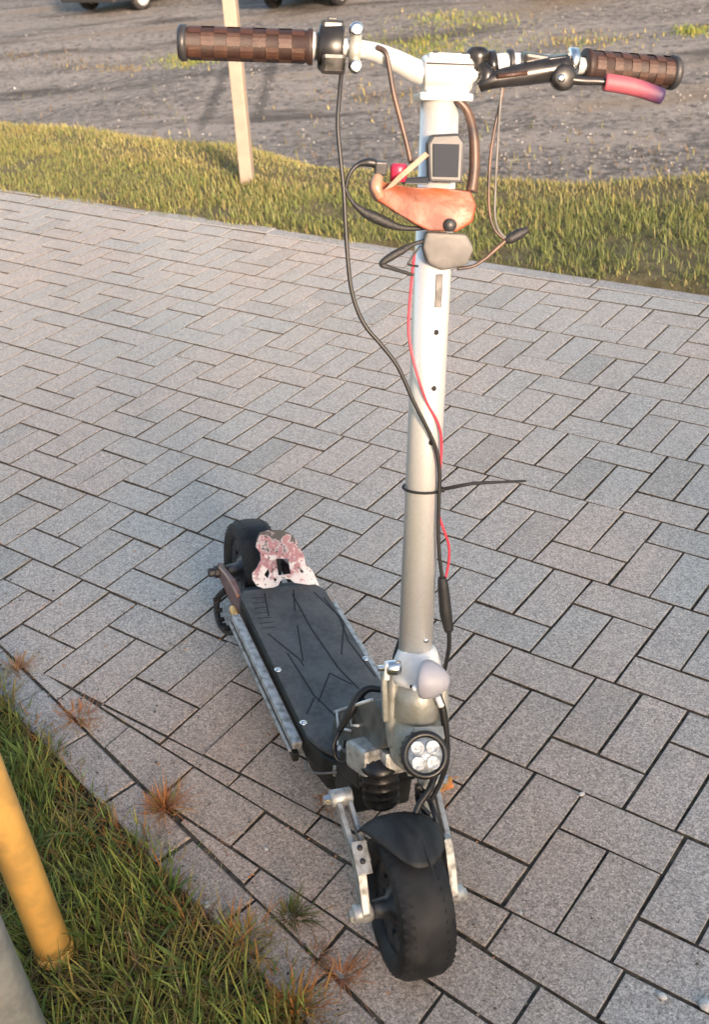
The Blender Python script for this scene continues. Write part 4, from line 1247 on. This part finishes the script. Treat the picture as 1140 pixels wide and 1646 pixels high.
# weeds in the lot far below, where they show as tufted patches
lot = Blades()
def lot_patch(x, y, sx, sy, n, cs):
    c0 = at_z(x, y, LOT)
    for i in range(n):
        gx, gy = random.gauss(0, 1), random.gauss(0, 1)
        p = at_z(x + gx * sx, y + gy * sy, LOT)
        c = pick(cs)
        lot.blade(p.x, p.y, ground_z(p.x, p.y) - .01, random.uniform(.03, .11), random.uniform(.008, .02), random.uniform(0, 6.28), random.uniform(.2, 1), c, random.uniform(0, .6), 2)
gy_ = [(3, (0.20, 0.24, 0.05)), (2, Y1), (1.5, G2)]
lot_patch(300, 96, 26, 7, 700, gy_); lot_patch(350, 88, 18, 6, 400, gy_); lot_patch(690, 75, 60, 10, 1500, gy_); lot_patch(740, 35, 50, 7, 700, gy_)
lot_patch(1115, 52, 18, 5, 400, gy_); lot_patch(180, 108, 30, 4, 260, [(1, Y1), (2, B1)]); lot_patch(60, 95, 70, 8, 350, [(1, B1), (1, (0.10, .09, .05))])
lot_patch(930, 65, 60, 9, 420, [(2, Y1), (2, B1), (1, G2)]); lot_patch(620, 150, 70, 16, 420, [(2, B1), (1, Y1)])
for i in range(2400):                                            # thin dry growth where the bank meets the lot
    x = random.uniform(-40, 1180); y = 150 + random.random() ** 1.4 * 190
    p = at_z(x, y, LOT)
    if ground_z(p.x, p.y) > LOT + .4: continue
    if random.random() > smooth(150, 330, y) * .9 + .12 * vn(p.x * .8, p.y * .8): continue
    c = pick([(1, (0.24, 0.21, 0.10)), (2, B1), (1.5, (0.17, 0.18, 0.07))])
    lot.blade(p.x, p.y, ground_z(p.x, p.y) - .01, random.uniform(.05, .16), random.uniform(.008, .02), random.uniform(0, 6.28), random.uniform(.2, 1), c, random.uniform(0, .7), 2)
tag(lot.build('lot_weeds'), 'sparse weeds scattered over the gravel lot at the top', 'weeds', kind='stuff')

# loose gravel in the lot
GV, GF, GC = [], [], []
for i in range(3600):
    x = random.uniform(-60, 1200); y = random.uniform(-10, 330)
    p = at_z(x, y, LOT)
    if ground_z(p.x, p.y) > LOT + .4: continue
    r = random.uniform(.006, .022) * (1.6 if random.random() < .03 else 1)
    o = len(GV); z = ground_z(p.x, p.y) + r * .2
    k = random.choice(((.16, .155, .155), (.26, .25, .24), (.27, .26, .25), (.10, .095, .09), (.4, .39, .38) if random.random() < .2 else (.2, .19, .18)))
    a0 = random.uniform(0, 6.28)
    for j in range(5):
        rr = r * random.uniform(.7, 1.25)
        GV.append((p.x + math.cos(a0 + j * 1.2566) * rr, p.y + math.sin(a0 + j * 1.2566) * rr, z - r * .3)); GC.append(k)
    GV.append((p.x, p.y, z + r * random.uniform(.3, .7))); GC.append(k)
    for j in range(5): GF.append((o + j, o + (j + 1) % 5, o + 5))
tag(link('lot_gravel', raw_mesh('lot_gravel', GV, GF, M['stone'], GC)), 'loose grey stones strewn over the gravel lot', 'gravel', kind='stuff')

# crumbs and grit caught in the joints of the near paving
GV, GF, GC = [], [], []
for i in range(2600):
    x = random.uniform(-.6, 2.2); y = K3(x * 100) / 100 + abs(random.gauss(0, .22)) - .06
    z = -.004 if random.random() < .8 else .001
    r = random.uniform(.0012, .0034); o = len(GV)
    k = random.choice(((.10, .09, .07), (.2, .17, .13), (.07, .06, .05), (.30, .26, .2), (.40, .2, .1)))
    a0 = random.uniform(0, 6.28)
    for j in range(4):
        rr = r * random.uniform(.6, 1.4)
        GV.append((x + math.cos(a0 + j * 1.57) * rr, y + math.sin(a0 + j * 1.57) * rr, z)); GC.append(k)
    GV.append((x, y, z + r * .9)); GC.append(k)
    for j in range(4): GF.append((o + j, o + (j + 1) % 4, o + 4))
tag(link('joint_grit', raw_mesh('joint_grit', GV, GF, M['stone'], GC)), 'brown grit and plant crumbs along the near paving joints', 'grit', kind='stuff')

def tuft(x, y, label, n, L, cs, spread=.02, lean=(.2, 1.2), wd=(.0015, .0032)):
    p = at_z(x, y, 0)
    t = Blades()
    for i in range(n):
        a = random.uniform(0, 6.28); r = abs(random.gauss(0, spread))
        c = pick(cs)
        t.blade(math.cos(a) * r, math.sin(a) * r * .7, -.006, random.uniform(.25, 1.15) * L * (1.0 + .35 * math.sin(a + 1.3)), random.uniform(*wd), a + random.uniform(-.9, .9), random.uniform(.1, 1.1), c, random.uniform(*lean), 3, mixc(c, (0.55, .3, .16), random.uniform(0, .5)))
    o = t.build('grass_tuft')
    o.location = (p.x, p.y, 0.0)
    return tag(o, label, 'grass tuft', 'weed tufts growing from the paving edge')
dryc = [(3, OR), (2, PK), (1, Y1)]
tuft(262, 1296, 'orange dry grass tuft on the kerb left of the scooter deck', 210, .065, dryc + [(.8, G2)], .016)
tuft(466, 1470, 'small green weed tuft in the joint left of the front wheel', 170, .05, [(4, G1), (3, G3), (1, B1)], .014, (.1, 1.3))
tuft(548, 1568, 'bristly reddish tuft in the joint nearest below the front wheel', 110, .055, [(3, PK), (2, OR), (1, B1)], .012, (.6, 1.45))
tuft(505, 1535, 'thin brown tuft between the green weed and the reddish one', 70, .035, [(3, B1), (2, PK), (1, G1)], .012, (.4, 1.3))
tuft(440, 1180, 'tiny orange tuft under the deck rail', 60, .018, [(3, OR), (1, PK)], .010, (.5, 1.4))
tuft(522, 1290, 'tiny orange tuft beside the left fork pivot', 70, .028, [(3, OR), (2, PK)], .012, (.6, 1.4))
tuft(702, 1302, 'flattened dry straw wisps on the paver behind the front fender', 36, .03, [(2, PK), (1, OR)], .008, (1.1, 1.5))
tuft(350, 1290 + 60, 'flat dry straw lying along the edge joint near the verge', 26, .05, [(2, PK), (1, Y2)], .012, (1.2, 1.5))
tuft(25, 1075, 'pinkish dry tuft at the left frame edge of the kerb', 120, .05, [(3, PK), (2, Y1), (1, B1)], .016, (.2, 1.2))
tuft(120, 1150, 'pinkish straw tuft spreading over the kerb by the verge', 170, .05, [(3, PK), (2, OR), (1, Y1)], .026, (.3, 1.3))
tuft(470, 1620, 'bright orange dry tuft at the bottom edge of the verge', 220, .06, [(3, OR), (2, (0.6, .34, .06)), (1, G2)], .03, (.2, 1.1))
tuft(390, 1500, 'orange tinged grass tuft half way along the verge edge', 150, .055, [(2, OR), (2, (0.5, .3, .06)), (2, G2)], .022, (.2, 1.1))

# fallen leaf and pale pebbles
lf = MB(CM)
lp_ = at_z(712, 1268, 0.006) * 100
ctr = Vector((0, 0, 0))
vsr = []
for i in range(14):
    a = 2 * math.pi * i / 14
    r = (2.3 if abs(math.cos(a)) > .5 else 1.5) * (1 + .12 * math.sin(5 * a))
    vsr.append(lf.bm.verts.new(Vector((math.cos(a) * r, math.sin(a) * r * .75, .5 + .8 * math.cos(a) ** 2 + .3 * math.sin(2 * a))) * CM))
cv = lf.bm.verts.new(Vector((0, 0, .15)) * CM)
for i in range(14): lf.bm.faces.new((vsr[i - 1], vsr[i], cv)).smooth = True
lf.tube([Vector((2.2, 0, 1.2)), Vector((3.2, .3, .9)), Vector((4.0, .2, .3))], [.09, .08, .06], 5)
lo_ = lf.build('fallen_leaf', M['leaf'])
lo_.location = lp_ * CM; lo_.rotation_euler = (0, 0, R_(70))
sm = lo_.modifiers.new('solid', 'SOLIDIFY'); sm.thickness = .0006
tag(lo_, 'curled orange yellow leaf lying on the paving beside the headlight', 'leaf')
for x, y, lab, r in ((936, 1277, 'white pebble in the joint right of the scooter', .45), (1065, 1602, 'white pebble in the wide joint near the bottom right corner', .6), (428, 1365, 'small white pebble on the paver left of the front wheel', .3), (332, 1456, 'pale stone at the verge edge near the kerb', .55), (1140, 1618, 'long grey stone wedged in the joint at the right frame edge', 1.1), (838, 1468, 'tiny pale pebble in the joint right of the front wheel', .28)):
    pb = MB(CM)
    bmesh.ops.create_icosphere(pb.bm, subdivisions=2, radius=r * CM)
    for v in pb.bm.verts:
        v.co *= random.uniform(.85, 1.12); v.co.z *= .6; v.co.x *= 1.5
    for f in pb.bm.faces: f.smooth = True
    p = pb.build('pebble', M['pebble'])
    q = at_z(x, y, 0.0)
    p.location = (q.x, q.y, 0.0005 + r * .002); p.rotation_euler = (0, 0, random.uniform(0, 3))
    tag(p, lab, 'pebble', 'loose pale pebbles on the paving')

# ------------------------------------------------------------------ posts
def post(name, base, r, h, m, label, tilt=(0, 0), square=False, n=32):
    t = thing(name, label, 'post', base)
    t.rotation_euler = (tilt[0], tilt[1], 0.5)
    mb = MB()
    if square:
        mb.box((0, 0, h / 2 - .1), (2 * r, 2 * r, h + .2), None, r * .18)
    else:
        mb.lathe((0, 0, -.2), (0, 0, 1), [(0, 0), (0, r), (h + .2, r), (h + .2 + r * .25, r * .8), (h + .2 + r * .3, 0)], n)
    mb.build('shaft', m, t)
    return t
b = at_z(398, 292, 0.0)
po = post('wooden_post', (b.x, b.y, ground_z(b.x, b.y)), .032, 1.9, M['cream'], 'slim cream coloured post standing in the grass behind the left grip', (R_(-1.5), R_(3.2)), True)
MB().box((0, 0, 1.805), (.074, .074, .012), None, .003).build('cap', M['galv'], po)
b = at_z(86, 1526, 0.0)
yp = post('yellow_post', (b.x, b.y, 0), .0315, 1.1, M['yellow'], 'yellow painted round post rising from the verge at the left', (0, 0))
MB().lathe((0, 0, .0), (0, 0, 1), [(-.05, .034), (.006, .034), (.010, .0322)], 28).build('weld_ring', M['yellow'], yp)
b = at_z(62, 1735, 0.0)
gp = post('steel_post', (b.x, b.y, 0), .041, 2.2, M['galv'], 'grey galvanised steel post cut off by the lower left corner', (0, 0))
MB().lathe((0, 0, .0), (0, 0, 1), [(-.05, .06), (.01, .06), (.02, .043)], 28).build('foot_collar', M['galv'], gp)

# ------------------------------------------------------------------ parked cars at the far end of the lot
def car(pl, pr_, paint, label, yaw_off, length=4.0, kind='parked_car'):
    A_, B_ = at_z(*pl, LOT), at_z(*pr_, LOT)
    A_.z, B_.z = ground_z(A_.x, A_.y), ground_z(B_.x, B_.y)
    mid = (A_ + B_) / 2
    d_ = (B_ - A_); track = d_.length
    rot = math.atan2(d_.y, d_.x) + yaw_off                     # x axis: across the car, +y: away from the viewer
    t = thing(kind, label, 'car', mid, 'cars parked at the far end of the gravel lot')
    t.rotation_euler = (0, 0, rot)
    hw = track / 2 + .12
    prof = [(-.75, .30), (-.80, .52), (-.72, .74), (-.2, .86), (.35, .95), (1.05, 1.42), (1.6, 1.50), (2.5, 1.47), (3.1, 1.20), (3.35, .92), (3.42, .55), (3.34, .30), (2.9, .24), (-.3, .24)]
    k = length / 4.2
    mb = MB()
    secs = [(-1, .86), (-.93, .97), (-.6, 1.0), (0, 1.01), (.6, 1.0), (.93, .97), (1, .86)]
    rows = []
    for q, sh in secs:
        row = []
        for (y, z) in prof:
            inn = 1 - .16 * smooth(.9, 1.5, z)
            row.append(mb.bm.verts.new((q * hw * inn, (y - 1.3) * (sh if abs(q) > .9 else 1) * k + 1.3 * k, .24 + (z - .24) * (sh if abs(q) > .95 else 1))))
        rows.append(row)
    for i in range(len(rows) - 1):
        for j in range(len(prof)):
            f = mb.bm.faces.new((rows[i][j], rows[i][(j + 1) % len(prof)], rows[i + 1][(j + 1) % len(prof)], rows[i + 1][j])); f.smooth = True
    mb.bm.faces.new(rows[0]); mb.bm.faces.new(list(reversed(rows[-1])))
    bo = mb.build('car_body', paint, t)
    def glass(pts, nm='window'):
        g_ = MB(); g_.prism([Vector(p_) for p_ in pts], (0, 0, .008)); return g_.build(nm, M['carglass'], t)
    glass([(-hw * .74, .42 * k, 1.015), (hw * .74, .42 * k, 1.015), (hw * .68, 1.0 * k, 1.40), (-hw * .68, 1.0 * k, 1.40)], 'windscreen')
    for s in (-1, 1):
        for ya, yb in ((.75, 1.6), (1.68, 2.7)):
            g_ = MB()
            g_.prism([Vector((s * hw * 1.0, ya * k, .96)), Vector((s * hw * 1.0, yb * k, .96)), Vector((s * hw * .87, (yb - .12) * k, 1.36)), Vector((s * hw * .87, (ya + .42 if ya < 1 else ya + .02) * k, 1.36))], (s * .01, 0, .005)); g_.build('side_window', M['carglass'], t)
        MB().box((s * hw * .72, -.74 * k, .66), (.34, .12, .14), None, .03).build('headlight', M['carlamp'], t)
        MB().box((s * (hw + .09), .62 * k, .98), (.2, .1, .13), None, .03).build('mirror', paint, t)
    MB().box((0, -.80 * k, .40), (hw * 1.8, .14, .22), None, .04).build('bumper', M['bumper'], t)
    MB().box((0, -.86 * k, .44), (.52, .02, .11), None, .004).build('number_plate', M['white'], t)
    for s in (-1, 1):
        for yy in (0, 2.55 * k):
            wl = MB()
            c = Vector((s * track / 2, yy, .29))
            wl.lathe(c - Vector((.09, 0, 0)), (1, 0, 0), [(0, .17), (0, .27), (.03, .29), (.15, .29), (.18, .27), (.18, .17)], 28)
            wo = wl.build('wheel', M['rubber'], t)
            MB().lathe(c, (s, 0, 0), [(.02, 0), (.06, .05), (.05, .13), (.093, .19), (.085, .2), (-.05, .2), (-.05, 0)], 24).build('rim', M['carlamp'], wo)
    return t
car((140, 17), (236, 14), M['carpaint'], 'dark parked car cut off by the top edge, nearest the left corner', R_(-9))
car((443, 12), (545, 9), M['carpaint2'], 'parked car above the left grip, only its tyres showing at the top edge', R_(2))
car((868, -9), (978, -9), M['carpaint3'], 'black parked car at the top right, only its underside shadow in view', R_(3))

# ------------------------------------------------------------------ unseen hedge behind the viewer, added so its shade covers the near paving
shade_hedge = thing('shade_hedge', 'unseen leafy row added behind the viewer to shade the near paving', 'shade_hedge', (HX, HY, 0))
shade_hedge.rotation_euler = (0, 0, math.atan2(.6, .8))
hv, hf, hc = [], [], []
hr = random.Random(5)
for i in range(15000):
    s_ = hr.uniform(-6.5, 7.5)
    top = HH + .16 * math.sin(s_ * 1.7) + .12 * math.sin(s_ * 3.9 + 1) + .10 * hr.gauss(0, 1)
    z = hr.random() ** .8 * max(.3, top)
    wdt = .42
    y = hr.uniform(-wdt, wdt)
    n_ = Vector((hr.gauss(0, 1), hr.gauss(0, 1), hr.gauss(0, 1))).normalized()
    a_ = n_.orthogonal().normalized(); b_ = n_.cross(a_)
    L = hr.uniform(.05, .10); w_ = L * .55
    o = len(hv)
    P = Vector((s_, y, z))
    for q in (P - a_ * L, P - b_ * w_, P + a_ * L, P + b_ * w_): hv.append(tuple(q))
    k = hr.uniform(.7, 1.3); hc += [(0.045 * k, 0.085 * k, 0.022 * k)] * 4
    hf.append((o, o + 1, o + 2, o + 3))
link('foliage', raw_mesh('foliage', hv, hf, M['grass'], hc), shade_hedge)
hb_ = MB()
for i in range(16):
    s_ = -6.4 + i * .92
    hb_.tube([Vector((s_, 0, -.05)), Vector((s_ + .05, .05, .5)), Vector((s_ + hr.uniform(-.2, .2), hr.uniform(-.2, .2), HH * .8))], [.03, .022, .01], 7)
hb_.build('stems', mat('bark', (0.07, 0.05, 0.035), 0.8), shade_hedge)
